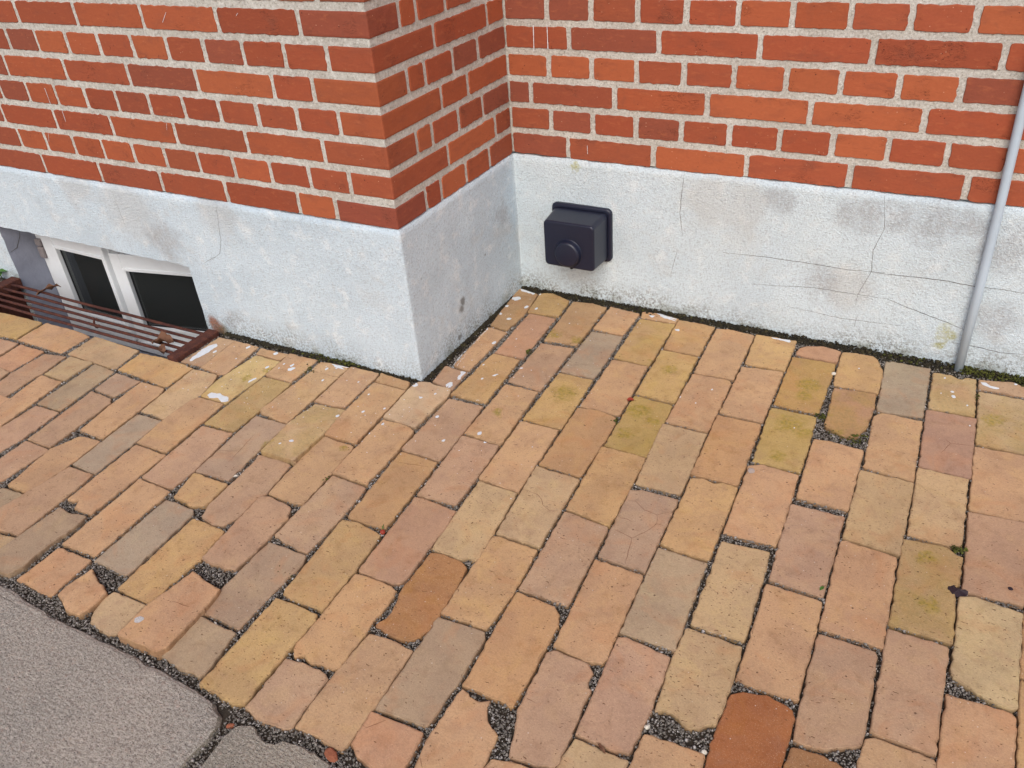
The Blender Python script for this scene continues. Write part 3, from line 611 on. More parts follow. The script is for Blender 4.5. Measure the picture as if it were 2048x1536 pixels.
# name, colour class, outline in millimetres (x right along the walls, y towards the house)
PAVERS = """
c0a br -3 533 65 517 84 413 82 298 25 308 8 438
c0b o 24 295 86 290 88 84 39 91
c0c p 18 84 87 77 93 -6 28 9
c1a y 70 522 105 537 169 512 178 419 87 410
c1b r 92 408 175 407 187 190 106 187
c1c yo 103 182 183 180 197 -25 100 -21
c1d p 105 -38 198 -36 208 -144 213 -252 110 -250
c1e ob 114 -258 136 -257 211 -258 227 -479 135 -481
c1f bs 129 -489 160 -484 229 -495 241 -592 245 -699 151 -698
c1g ys 148 -709 187 -708 243 -709 248 -719 251 -876 255 -906 238 -913 201 -912 158 -910
c2a br 180 513 233 523 281 513 289 299 198 290
c2b p 197 274 287 281 294 74 202 82
c2c o 203 67 292 66 308 -152 211 -145
c2d p 211 -154 305 -155 311 -185 321 -361 229 -366
c2e r 229 -375 245 -371 330 -376 337 -436 335 -482 341 -557 339 -582 322 -590 246 -593
c2f os 245 -599 269 -597 324 -596 339 -603 345 -634 343 -681 347 -712 349 -785 338 -790 329 -792 315 -790 299 -795 276 -791 267 -799 252 -784
c2g p 255 -807 289 -802 336 -801 345 -809 351 -905 344 -912 324 -913 289 -917 259 -909
c3a o 290 524 379 515 380 390 295 392
c3b g 296 380 382 385 393 174 300 173
c3c y 301 165 392 167 406 -44 308 -44
c3d o 308 -53 403 -50 417 -274 320 -269
c3e ts 325 -275 417 -278 429 -399 438 -468 432 -481 418 -477 410 -486 341 -485 335 -433
c3f bb 344 -494 370 -489 410 -491 428 -499 436 -551 442 -618 442 -657 436 -674 418 -690 389 -690 352 -685 360 -667 361 -642 351 -608 345 -593 347 -566 345 -524
c3g o 352 -703 399 -697 442 -701 449 -827 449 -894 448 -902 428 -904 396 -900 355 -902 351 -848 349 -791
c4a o 382 530 427 538 485 526 487 500 389 497
c4b yb 390 488 487 493 495 276 400 279
c4c o 401 270 493 272 507 53 408 54
c4d ob 407 46 458 53 501 42 510 20 514 -58 514 -179 417 -177
c4e t 414 -185 517 -187 527 -399 435 -398
c4f os 432 -405 528 -404 537 -526 533 -610 442 -612
c4g gp 443 -622 533 -616 540 -629 545 -715 543 -813 451 -821
c4h rp 448 -828 543 -824 547 -844 550 -884 550 -907 512 -908 472 -900 466 -892 454 -889
c5a yo 488 520 545 523 587 518 593 366 499 367
c5b y 498 360 593 360 605 147 508 151
c5c m 509 143 604 138 616 -64 519 -63
c5d yo 516 -69 617 -67 627 -290 529 -280
c5e ps 529 -288 626 -294 637 -504 541 -506
c5f ob 541 -514 616 -516 632 -530 641 -553 646 -726 642 -725 554 -723 547 -634
c5g po 556 -729 571 -736 594 -740 608 -729 609 -746 620 -762 635 -772 649 -779 651 -806 654 -840 655 -877 565 -900 554 -829
c6a o 594 510 626 519 694 515 701 294 605 290
c6b o 604 284 693 288 702 274 708 69 632 71 611 73
c6c t 607 61 708 61 719 -106 720 -151 626 -154
c6d pg 623 -177 648 -167 721 -165 722 -183 722 -199 730 -376 638 -374
c6e po 636 -383 730 -384 741 -577 740 -591 715 -599 652 -594
c6f p 648 -608 658 -601 717 -602 732 -613 732 -630 736 -646 741 -648 747 -726 749 -779 747 -788 723 -796 680 -801 656 -728
c6g o 658 -818 688 -808 717 -805 745 -796 747 -844 649 -861
c7a yo 696 519 798 524 803 375 708 370
c7b o 705 355 801 368 807 150 710 150
c7c ob 709 139 807 143 816 -78 719 -80
c7d yo 724 -92 749 -84 767 -91 790 -83 816 -85 818 -92 825 -300 760 -302 731 -294
c7e g2 731 -306 824 -308 836 -518 741 -520
c7f p 742 -532 753 -527 833 -534 836 -552 840 -646 839 -691 835 -723 806 -727 753 -726
c7g t 754 -732 794 -733 839 -733 840 -748 841 -819 746 -829 751 -780
c8a rp 811 492 828 510 862 522 906 514 908 461 843 457 810 462
c8b mb 805 449 906 455 909 382 910 228 812 229
c8c m 810 214 910 214 916 109 919 13 822 10
c8d po 819 -8 843 7 918 2 923 -79 924 -144 926 -215 911 -216 828 -221
c8e ts 832 -242 919 -236 922 -250 924 -296 932 -455 841 -454
c8f ts 838 -465 932 -466 936 -531 937 -621 930 -622 915 -637 905 -646 892 -643 881 -634 868 -630 855 -632 846 -639 838 -545
c8g o 844 -681 896 -677 934 -676 938 -683 937 -712 930 -756 845 -760
c9a yo 910 510 940 518 981 518 993 505 1010 464 1015 431 1016 361 918 357
c9b rm 923 345 1011 356 1017 300 1014 218 1003 179 980 164 937 185 930 197 929 253
c9c po 920 134 954 139 1021 135 1023 87 1026 -67 929 -68
c9d p 924 -88 1022 -86 1024 -119 1027 -305 934 -301
c9e po 933 -314 1028 -316 1032 -372 1033 -441 1034 -527 1028 -529 990 -532 939 -531 938 -444
c9f R 940 -562 956 -548 992 -540 1032 -549 1037 -559 1038 -605 1037 -650 1039 -683 941 -701 938 -639
c10a g 1012 507 1027 514 1110 513 1117 301 1024 291
c10b o 1021 268 1037 288 1118 288 1126 73 1031 78
c10c ts 1026 67 1127 67 1129 -53 1129 -150 1031 -145
c10d po 1029 -156 1037 -150 1126 -156 1129 -231 1134 -373 1035 -375
c10e p 1036 -390 1042 -387 1124 -386 1128 -394 1132 -471 1133 -564 1110 -579 1086 -594 1070 -598 1043 -598 1038 -491
c10f bb 1043 -610 1078 -605 1108 -608 1123 -614 1129 -640 1042 -661
c11a t 1118 499 1159 501 1171 489 1181 490 1188 504 1208 504 1216 347 1124 345
c11b r2 1121 336 1220 341 1224 124 1130 126
c11c ts 1129 118 1221 118 1222 57 1225 -65 1223 -83 1205 -90 1134 -90
c11d bs 1130 -104 1203 -95 1217 -110 1229 -110 1229 -180 1220 -196 1226 -221 1231 -319 1136 -320 1133 -214
c11e p 1135 -331 1226 -329 1228 -538 1140 -537
c11f o 1135 -552 1148 -543 1229 -545 1230 -562 1231 -600 1133 -617 1135 -578
c12a p 1214 501 1232 505 1283 518 1318 499 1317 464 1217 463
c12b t 1217 451 1307 452 1327 450 1327 246 1226 246
c12c po 1224 236 1327 243 1325 30 1229 26
c12d p 1228 20 1324 28 1327 -190 1236 -194
c12e ls 1232 -211 1252 -201 1326 -207 1325 -333 1325 -404 1317 -413 1276 -405 1241 -388 1234 -383
c12f po 1232 -423 1320 -416 1325 -423 1326 -503 1326 -554 1233 -569 1231 -483
c13a ob 1323 19 1418 15 1410 -180 1327 -180
c13b ob 1328 -189 1408 -189 1403 -350 1328 -342
c13c yb 1328 -349 1402 -356 1396 -510 1330 -522
c0d l -8 -30 -3 -9 25 -1 50 -6 86 -5 95 -17 99 -38 96 -175 83 -171 2 -170
c0e o 5 -174 70 -173 98 -183 102 -194 107 -252 111 -382 16 -380
c0f ps 23 -387 116 -391 125 -471 126 -596 67 -591 33 -583 26 -490 28 -481
c0g gp 37 -602 126 -601 136 -618 135 -749 137 -794 42 -791 38 -739 35 -639
c0h g2 46 -801 138 -804 152 -891 147 -898 130 -898 105 -901 89 -897 57 -895 53 -855
m1a br -116 -11 -20 -18 -16 -48 -107 -49
m1b o -105 -57 -12 -54 -9 -94 3 -276 -91 -278
m1c o -89 -282 6 -286 17 -384 25 -484 2 -494 -68 -491
m1d p -74 -504 -59 -498 8 -504 25 -536 31 -635 28 -688 17 -688 7 -695 -14 -693 -23 -697 -55 -694 -62 -637 -75 -519
m1e po -36 -731 3 -739 26 -742 42 -742 51 -787 58 -884 49 -898 -44 -901 -49 -832 -40 -776
m2a o -209 -15 -120 -14 -116 -50 -109 -170 -149 -178 -197 -177
m2b t -183 -190 -99 -181 -83 -287 -81 -390 -173 -393 -190 -275
m2c p -183 -395 -174 -411 -166 -501 -161 -576 -146 -605 -109 -611 -84 -606 -74 -575 -77 -516 -71 -492 -87 -393
m2d ys -159 -615 -70 -617 -56 -698 -62 -820 -148 -819 -152 -745
m2e t -146 -828 -64 -825 -57 -897 -71 -902 -95 -901 -111 -898 -127 -896 -141 -877 -152 -843
m3a o -305 -26 -272 -18 -212 -19 -210 -66 -295 -69
m3b o -294 -73 -284 -70 -209 -69 -203 -203 -198 -277 -286 -269 -299 -261
m3c pg -292 -283 -197 -281 -187 -397 -178 -494 -272 -498
m3d yo -269 -505 -175 -505 -169 -506 -164 -570 -175 -581 -188 -589 -249 -583
m3e g -260 -594 -181 -596 -169 -603 -157 -787 -174 -789 -250 -787
m3f po -230 -807 -196 -824 -151 -837 -147 -859 -150 -881 -155 -896 -190 -898 -214 -886 -234 -880 -238 -865
m4a o -407 -25 -315 -22 -311 -73 -309 -134 -395 -134
m4b bs -394 -140 -305 -138 -297 -276 -297 -352 -388 -356
m4c p -386 -366 -297 -359 -275 -497 -273 -561 -286 -566 -369 -564
m4d po -368 -570 -270 -573 -260 -778 -353 -783
m4e po -351 -792 -257 -789 -254 -824 -251 -854 -249 -887 -351 -887
m5a o -502 -32 -406 -28 -409 -60 -495 -60
m5b yt -489 -66 -404 -66 -399 -137 -399 -165 -401 -274 -485 -271 -499 -200
m5c o -482 -278 -402 -277 -386 -477 -483 -477 -496 -388 -497 -297
m5d po -479 -484 -381 -485 -370 -696 -383 -700 -421 -698 -432 -677 -460 -687
m5e g2 -449 -714 -411 -715 -372 -706 -366 -739 -369 -816 -361 -864 -372 -889 -459 -894 -450 -851
m6a po -601 -29 -513 -29 -499 -173 -520 -177 -588 -169
m6b t -602 -184 -519 -180 -505 -203 -490 -270 -498 -382 -579 -380 -591 -288
m6c g -577 -393 -494 -390 -479 -600 -559 -596
m6d p -555 -606 -480 -605 -472 -661 -461 -804 -512 -811 -585 -819 -561 -664
m6e t -507 -820 -457 -812 -459 -848 -463 -886 -530 -882
m7a p -657 -32 -601 -29 -590 -165 -662 -170
t1 y -1463 -181 -1424 -175 -1239 -170 -1228 -266 -1372 -280
t2 po -1229 -165 -1102 -163 -1047 -168 -1030 -172 -1025 -269 -1221 -267
t3 t -1012 -165 -825 -171 -807 -267 -1004 -264
t4 yo -804 -181 -691 -173 -606 -183 -603 -277 -796 -266
n1a o -685 -286 -604 -284 -594 -301 -585 -383 -574 -500 -656 -499 -675 -394
n1b po -636 -515 -572 -510 -561 -602 -562 -659 -559 -708 -633 -709 -660 -580
n1c g2 -641 -722 -625 -715 -561 -714 -560 -778 -570 -828 -672 -819
n2a gp -787 -280 -692 -284 -695 -364 -777 -359
n2b p -774 -369 -696 -373 -680 -390 -664 -576 -746 -576
n2c p -746 -582 -659 -582 -659 -706 -739 -717
n3a g2 -884 -270 -798 -278 -777 -463 -866 -462
n3b p -859 -471 -773 -470 -760 -581 -766 -646 -869 -638 -857 -573
n4a t -985 -271 -895 -269 -890 -363 -972 -361
n4b o -976 -369 -891 -370 -875 -466 -862 -570 -936 -567
n5a p -1066 -291 -995 -276 -981 -361 -982 -388 -974 -482 -1044 -481 -1066 -399
n6a rp -1187 -281 -1085 -281 -1078 -329 -1078 -391 -1158 -389 -1181 -350
n6b p -1121 -391 -1077 -394 -1069 -427 -1066 -483 -1123 -475
n7a p -1276 -285 -1197 -280 -1188 -345 -1183 -406 -1277 -381
"""
paver_polys = []
def add_paver(nm, cls, poly, loose=False):
    h = RAISE.get(nm, random.uniform(-.0014, .0012)); tx, ty = TILT.get(nm, (random.uniform(-.008, .008), random.uniform(-.006, .006)))
    cx = sum(p.x for p in poly)/len(poly); cy = sum(p.y for p in poly)/len(poly); seed = random.uniform(0, 99)
    loc = [Vector((p.x-cx, p.y-cy)) for p in poly]
    rs = resample(loc, .010, .0024, seed, .0036)
    V, F = slab_mesh(nm, rs, [(.0060, .00015), (.0008, 0.0), (-.0006, -.0007), (-.0013, -.0030), (-.0016, -.012), (-.0016, -.036)], seed=seed, toward=True)
    V = [(x, y, z + h + (x*tx*-1 + y*ty) + fbm(x*16+seed, y*16)*.0001) for x, y, z in V]
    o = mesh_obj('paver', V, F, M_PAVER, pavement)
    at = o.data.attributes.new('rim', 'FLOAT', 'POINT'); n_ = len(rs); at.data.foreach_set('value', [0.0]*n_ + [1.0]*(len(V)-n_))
    o.location = (cx, cy, 0)
    j = random.uniform(.95, 1.05); c = lin(tuple(q+(m_-q)*(.05 if cls in ('R', 'b', 'bb', 'ys', 'bs', 'g') else .18) for q, m_ in zip(COL[cls], (194, 152, 114)))); o.color = tuple(q*j*k_*(1+random.uniform(-.015, .015)) for q, k_ in zip(c, (1.03, 1.13, 1.17)))+(1,)
    o['speck'] = float(SPK.get(cls, .22)); o['moss'] = float(MOSS_AT.get(nm, MOSS.get(cls, 0.0)))
    paver_polys.append((np.array([(p.x, p.y) for p in poly]), h, tx, ty, cx, cy))
    return o
for ln in PAVERS.strip().splitlines():
    w = ln.split(); c = list(map(int, w[2:])); add_paver(w[0], w[1], [Vector((c[i]/1000, c[i+1]/1000)) for i in range(0, len(c), 2)])
def in_poly(pts, poly):
    x, y = pts[:, 0], pts[:, 1]; ins = np.zeros(len(pts), bool); n = len(poly)
    for i in range(n):
        x0, y0 = poly[i-1]; x1, y1 = poly[i]; c = ((y0 > y) != (y1 > y))
        with np.errstate(divide='ignore', invalid='ignore'): ins ^= c & (x < (x1-x0)*(y-y0)/(y1-y0)+x0)
    return ins
def covered(pts, grow=0.0):
    m = np.zeros(len(pts), bool)
    for poly, *_ in paver_polys:
        lo = poly.min(0)-.01; hi = poly.max(0)+.01; s = (pts[:, 0] > lo[0]) & (pts[:, 0] < hi[0]) & (pts[:, 1] > lo[1]) & (pts[:, 1] < hi[1])
        if s.any():
            pp = poly if not grow else poly.mean(0)+(poly-poly.mean(0))*(1+grow)
            m[np.where(s)[0]] |= in_poly(pts[s], pp)
    return m
def top_at(x, y):
    for poly, h, tx, ty, cx, cy in paver_polys:
        if poly[:, 0].min() <= x <= poly[:, 0].max() and poly[:, 1].min() <= y <= poly[:, 1].max() and in_poly(np.array([[x, y]]), poly)[0]:
            return h - (x-cx)*tx + (y-cy)*ty
    return -.008
# the paving goes on beyond the picture on both sides
classes = ['o', 'p', 'po', 't', 'yo', 'g2', 'ts', 'os', 'gp', 'ob']
ST = .010
for x0, x1, top in ((-2.2, -.5, -.016), (1.345, 2.35, D-.016), (1.29, 2.35, D-.016), (.40, 1.40, -.60)):
    gx = np.arange(x0, x1, ST+.00035); gy = np.arange(-.905, top, ST); XX, YY = np.meshgrid(gx, gy, indexing='ij')
    flat = np.stack([XX.ravel(), YY.ravel()], 1); occ = covered(flat) | ((flat[:, 0] > WELL[0]-.012) & (flat[:, 0] < WELL[1]+.025) & (flat[:, 1] > WELL[2]-.004))
    occ = occ.reshape(XX.shape)
    for nx, ny in ((10, 21), (10, 10), (10, 5), (5, 10), (5, 5), (3, 5)):
        i = 0
        while i + nx < occ.shape[0]:
            j = random.randint(0, 9) if ny == 21 else 0
            while j + ny < occ.shape[1]:
                if not occ[i:i+nx, j:j+ny].any() and (x0 != .40 or gy[j+ny] < -.82+.47*(gx[i]-.69)-.03):
                    a0, a1, b0, b1 = gx[i]+.002, gx[i+nx]-.002, gy[j]+.002, gy[j+ny]-.002
                    add_paver('fill', random.choice(classes), [Vector((a0, b0)), Vector((a1, b0)), Vector((a1, b1)), Vector((a0, b1))])
                    occ[i:i+nx, j:j+ny] = True; j += ny
                j += 1
            i += 1 if ny != 21 else 10
# granite kerb slabs in front of the paving
def granite(outline, col, alpha, h=0.0, rim=.012):
    poly = [Vector(p) for p in outline]; seed = random.uniform(0, 99)
    rs = resample(poly, .02, .003, seed, .02); V, F = slab_mesh('g', rs, [(rim, .003+h), (rim*.45, .0008+h), (.0006, -.006+h), (0, -.03)], seed=seed)
    o = mesh_obj('granite_slab', V, F, M_GRANITE, pavement, smooth=False); o.color = col+(alpha,); return o
granite([(-.75, -.905), (-.333, -.906), (-.198, -.917), (-.016, -.912), (.163, -.917), (.208, -.924), (.240, -.942), (.249, -.968), (.247, -1.035), (.24, -1.50), (-.75, -1.50)], (1, 1, 1), 0.0)
granite([(.262, -1.50), (.268, -1.015), (.262, -.965), (.268, -.938), (.283, -.930), (.300, -.928), (.312, -.936), (.330, -.940), (.345, -.937), (.352, -.927), (.380, -.921), (.412, -.920), (.438, -.926), (.457, -.932), (.475, -.95), (.95, -.955), (.96, -1.50)], (.84, .84, .80), 1.0, -.003, .004)
granite([(-1.62, -.91), (-.77, -.908), (-.77, -1.5), (-1.63, -1.5)], (.95, .93, .9), 1.0)
granite([(.985, -.955), (1.75, -.95), (1.76, -1.5), (.98, -1.5)], (.9, .9, .9), 1.0)

# ------------------------------------------------------------------ grit in the joints, moss and dirt along the walls (nobody could count it)
def grains(name, pts, zs, sizes, mat, parent, flat=.7):
    base = np.array([(1, 0, 0), (-1, 0, 0), (0, 1, 0), (0, -1, 0), (0, 0, 1), (0, 0, -1)], float)
    fc = np.array([(0, 2, 4), (2, 1, 4), (1, 3, 4), (3, 0, 4), (2, 0, 5), (1, 2, 5), (3, 1, 5), (0, 3, 5)])
    n = len(pts); jit = 1+rng.uniform(-.4, .4, (n, 6, 3)); a = rng.uniform(0, 6.28, n); ca, sa = np.cos(a), np.sin(a); tl = rng.uniform(-.6, .6, n)
    v = base[None]*jit*sizes[:, None, None]; v[:, :, 2] *= flat
    v[:, :, 2] += v[:, :, 0]*tl[:, None]
    x = v[:, :, 0]*ca[:, None]-v[:, :, 1]*sa[:, None]; y = v[:, :, 0]*sa[:, None]+v[:, :, 1]*ca[:, None]
    vv = np.stack([x+pts[:, 0][:, None], y+pts[:, 1][:, None], v[:, :, 2]+zs[:, None]], -1).reshape(-1, 3)
    ff = (fc[None]+(np.arange(n)*6)[:, None, None]).reshape(-1, 3)
    me = bpy.data.meshes.new(name); me.vertices.add(len(vv)); me.vertices.foreach_set('co', vv.ravel())
    me.loops.add(len(ff)*3); me.loops.foreach_set('vertex_index', ff.ravel()); me.polygons.add(len(ff)); me.polygons.foreach_set('loop_start', np.arange(len(ff))*3)
    me.update(); me.validate(); me.materials.append(mat)
    o = bpy.data.objects.new(name, me); C.objects.link(o); o.parent = parent; o['kind'] = 'stuff'; return o
N = 780000
pts = np.stack([rng.uniform(-1.9, 2.1, N), rng.uniform(-1.06, D, N)], 1)
pts = pts[~((pts[:, 0] < .0) & (pts[:, 1] > -.004))]
pts = pts[~((pts[:, 0] > WELL[0]-.01) & (pts[:, 0] < WELL[1]+.01) & (pts[:, 1] > WELL[2]-.002))]
pts = pts[~((pts[:, 1] < -.925) & ((pts[:, 0] < .243) | ((pts[:, 0] > .275) & (pts[:, 1] < -.945))))]
free = ~covered(pts); pts = pts[free]
wide = covered(pts + np.array([.007, 0])).astype(int)+covered(pts-np.array([.007, 0]))+covered(pts+np.array([0, .007]))+covered(pts-np.array([0, .007]))
near_cam = rng.uniform(0, 1, len(pts))
sz = rng.gamma(2.2, .00050, len(pts))+.0006; sz = np.minimum(sz, .0036)
zz_ = np.where(wide >= 2, -.0068, -.0030)+rng.uniform(-.002, .0012, len(pts))
wall_d = np.where(pts[:, 0] < .03, np.minimum(np.abs(pts[:, 1]), np.where(pts[:, 1] > 0, np.abs(pts[:, 0]), 9)), D-pts[:, 1]); wall_d = np.minimum(wall_d, np.where(pts[:, 1] > 0, pts[:, 0], 9))
keep = near_cam < np.where(wide >= 2, .42, .98)*np.clip((wall_d-.010)/.03, .05, 1)
grains('joint_grit', pts[keep], zz_[keep], sz[keep], M_GRIT, pavement)
# wall-foot dirt and moss
def foot(n, u0, u1, wfun):
    u = rng.uniform(u0, u1, n); d = np.abs(rng.normal(0, 1, n))*np.array([wfun(t) for t in u]); return u, d
ua, da = foot(2600, -.66, 0, lambda t: .006+.004*(fbm(t*9, 1)+.3)); ub, db = foot(3200, 0, D, lambda t: .005+.003*fbm(t*9, 7)+.010*max(0, t-.40)/.14)
uc, dc = foot(11000, 0, 1.5, lambda t: .010+.006*fbm(t*8, 3)+.012*max(0, min(1, (t-.7)/.3))+.010*max(0, .12-t)/.12)
P_ = np.concatenate([np.stack([ua, -.002-da], 1), np.stack([.002+db, ub], 1), np.stack([uc, D-.002-dc], 1)])
hz = np.concatenate([.006*np.exp(-da/.006), .004*np.exp(-db/.006), .010*np.exp(-dc/.012)])
ok = ~covered(P_) | (rng.uniform(0, 1, len(P_)) < .12); P_ = P_[ok]; hz = hz[ok]
grains('wall_foot_dirt', P_, -.004+hz*rng.uniform(.2, 1.1, len(P_)), rng.gamma(2.2, .0007, len(P_))+.0008, M_MOSS, pavement)
gp = []
for (x, y, n, r) in [(1.2600, 0.5336, 260, 0.0350), (1.1900, 0.5356, 200, 0.0180), (1.3000, 0.5256, 160, 0.0300), (1.0500, 0.5356, 60, 0.0300), (-0.2350, -0.0080, 160, 0.0300), (-0.3300, -0.0060, 60, 0.0300), (0.4200, 0.5356, 50, 0.0500), (-0.3048, -0.0701, 50, 0.0200), (0.0180, -0.4023, 30, 0.0120), (0.5051, 0.0282, 50, 0.0100), (0.9839, 0.1709, 90, 0.0250), (0.9226, 0.2191, 50, 0.0120), (1.2217, -0.0941, 60, 0.0080), (1.2120, 0.4232, 40, 0.0120), (0.1957, 0.2164, 30, 0.0120), (0.1224, -0.6529, 25, 0.0100)]:
    for _ in range(n): gp.append((x+random.gauss(0, r), y+random.gauss(0, r*.45)))
gp = np.array(gp); gp = gp[(~covered(gp)) | (rng.uniform(0, 1, len(gp)) < .06)]; gp[:, 1] = np.minimum(gp[:, 1], np.where(gp[:, 0] > .0, D-.003, -.003))
grains('green_moss', gp, -.003+rng.uniform(0, .010, len(gp)), rng.gamma(2.5, .0007, len(gp))+.0006, M_GREEN, pavement)

# ------------------------------------------------------------------ paint drips and other marks lying on the paving
bm = bmesh.new()
def splat(poly, z_extra=.0007, step=.004):
    c = [Vector(p) for p in poly]; vs_ = []
    for p in c: vs_.append(bm.verts.new((p.x, p.y, top_at(p.x, p.y)+z_extra)))
    m = sum(c, Vector((0, 0)))/len(c); mv = bm.verts.new((m.x, m.y, top_at(m.x, m.y)+z_extra+.0008))
    for i in range(len(vs_)): bm.faces.new((vs_[i-1], vs_[i], mv))
def round_splat(x, y, rx, ry, a=0.0):
    n = 11; s = random.uniform(0, 60); pl = []
    for i in range(n):
        t = i/n*2*math.pi; k = 1+.35*fbm(math.cos(t)*1.3+s, math.sin(t)*1.3)
        u, w = math.cos(t)*rx*k, math.sin(t)*ry*k; pl.append((x+u*math.cos(a)-w*math.sin(a), y+u*math.sin(a)+w*math.cos(a)))
    splat(pl)
for (x, y, rx, ry, a) in [(0.0809, 0.2278, 0.0051, 0.0082, 0.0000), (-0.4424, -0.0393, 0.0070, 0.0073, 0.3811), (-0.2636, -0.0469, 0.0038, 0.0060, 0.0000), (-0.3598, -0.0697, 0.0045, 0.0071, 0.0000), (-0.3846, -0.0731, 0.0026, 0.0041, 0.0000), (-0.3833, -0.0942, 0.0019, 0.0031, 0.0000), (-0.4168, -0.1026, 0.0042, 0.0067, 0.0000), (-0.0009, -0.0265, 0.0069, 0.0091, 0.3899), (0.1752, -0.0245, 0.0043, 0.0063, 0.0000), (0.1119, -0.0298, 0.0067, 0.0039, 0.3926), (0.1377, 0.0652, 0.0030, 0.0045, 0.0000), (0.1083, 0.1229, 0.0024, 0.0038, 0.0000), (0.1190, -0.1145, 0.0040, 0.0056, 0.0000), (0.2447, -0.1331, 0.0049, 0.0067, 0.0000), (-0.0997, -0.2101, 0.0041, 0.0058, 0.0000), (-0.1333, -0.3352, 0.0059, 0.0044, 0.4034), (-0.0536, -0.1706, 0.0035, 0.0050, 0.0000), (-0.0838, -0.1067, 0.0024, 0.0035, 0.0000), (-0.2367, -0.0959, 0.0031, 0.0048, 0.0000), (0.0424, -0.0671, 0.0043, 0.0039, 0.3931), (0.1818, -0.1874, 0.0035, 0.0048, 0.0000), (0.0664, -0.0399, 0.0029, 0.0043, 0.0000), (0.2725, -0.1562, 0.0034, 0.0033, 0.4031), (-0.1453, -0.0677, 0.0022, 0.0033, 0.0000), (-0.1504, -0.3541, 0.0025, 0.0035, 0.0000), (0.0171, -0.1905, 0.0034, 0.0048, 0.0000), (-0.0143, -0.1387, 0.0026, 0.0038, 0.0000), (0.0087, -0.2331, 0.0022, 0.0031, 0.0000), (0.0993, 0.0753, 0.0051, 0.0031, 0.3867), (-0.2407, -0.0344, 0.0025, 0.0040, 0.0000), (-0.6103, -0.0962, 0.0041, 0.0067, 0.0000), (-0.5389, -0.0432, 0.0048, 0.0078, 0.0000), (-0.5278, -0.1009, 0.0020, 0.0032, 0.0000), (0.0704, 0.4347, 0.0051, 0.0088, 0.0000), (0.1018, 0.4350, 0.0040, 0.0070, 0.0000), (0.1255, 0.2697, 0.0019, 0.0031, 0.0000), (0.5022, 0.4671, 0.0058, 0.0059, 0.3740), (0.0739, 0.5147, 0.0028, 0.0049, 0.0000), (0.2036, 0.1457, 0.0057, 0.0042, 0.3852), (0.2234, 0.3939, 0.0016, 0.0027, 0.0000), (0.6672, 0.2338, 0.0022, 0.0034, 0.0000), (0.6089, 0.1761, 0.0022, 0.0033, 0.0000), (0.6495, 0.1666, 0.0016, 0.0024, 0.0000), (1.1644, 0.4293, 0.0040, 0.0038, 0.3913), (1.1686, 0.4105, 0.0048, 0.0065, 0.3925), (1.1439, 0.4822, 0.0021, 0.0035, 0.0000), (1.1425, 0.4143, 0.0015, 0.0025, 0.0000), (1.1984, 0.3859, 0.0020, 0.0032, 0.0000), (1.2092, 0.3074, 0.0017, 0.0027, 0.0000), (0.8745, 0.1562, 0.0015, 0.0022, 0.0000), (0.9598, 0.4493, 0.0016, 0.0027, 0.0000), (1.2879, 0.5098, 0.0037, 0.0039, 0.3896), (0.0705, 0.4347, 0.0046, 0.0080, 0.0000), (0.0577, 0.3563, 0.0067, 0.0061, 0.3705), (0.0157, 0.4191, 0.0059, 0.0064, 0.3662), (0.0191, 0.3724, 0.0073, 0.0062, 0.3688), (0.0806, 0.2276, 0.0048, 0.0077, 0.0000)]: round_splat(x, y, rx, ry, a)
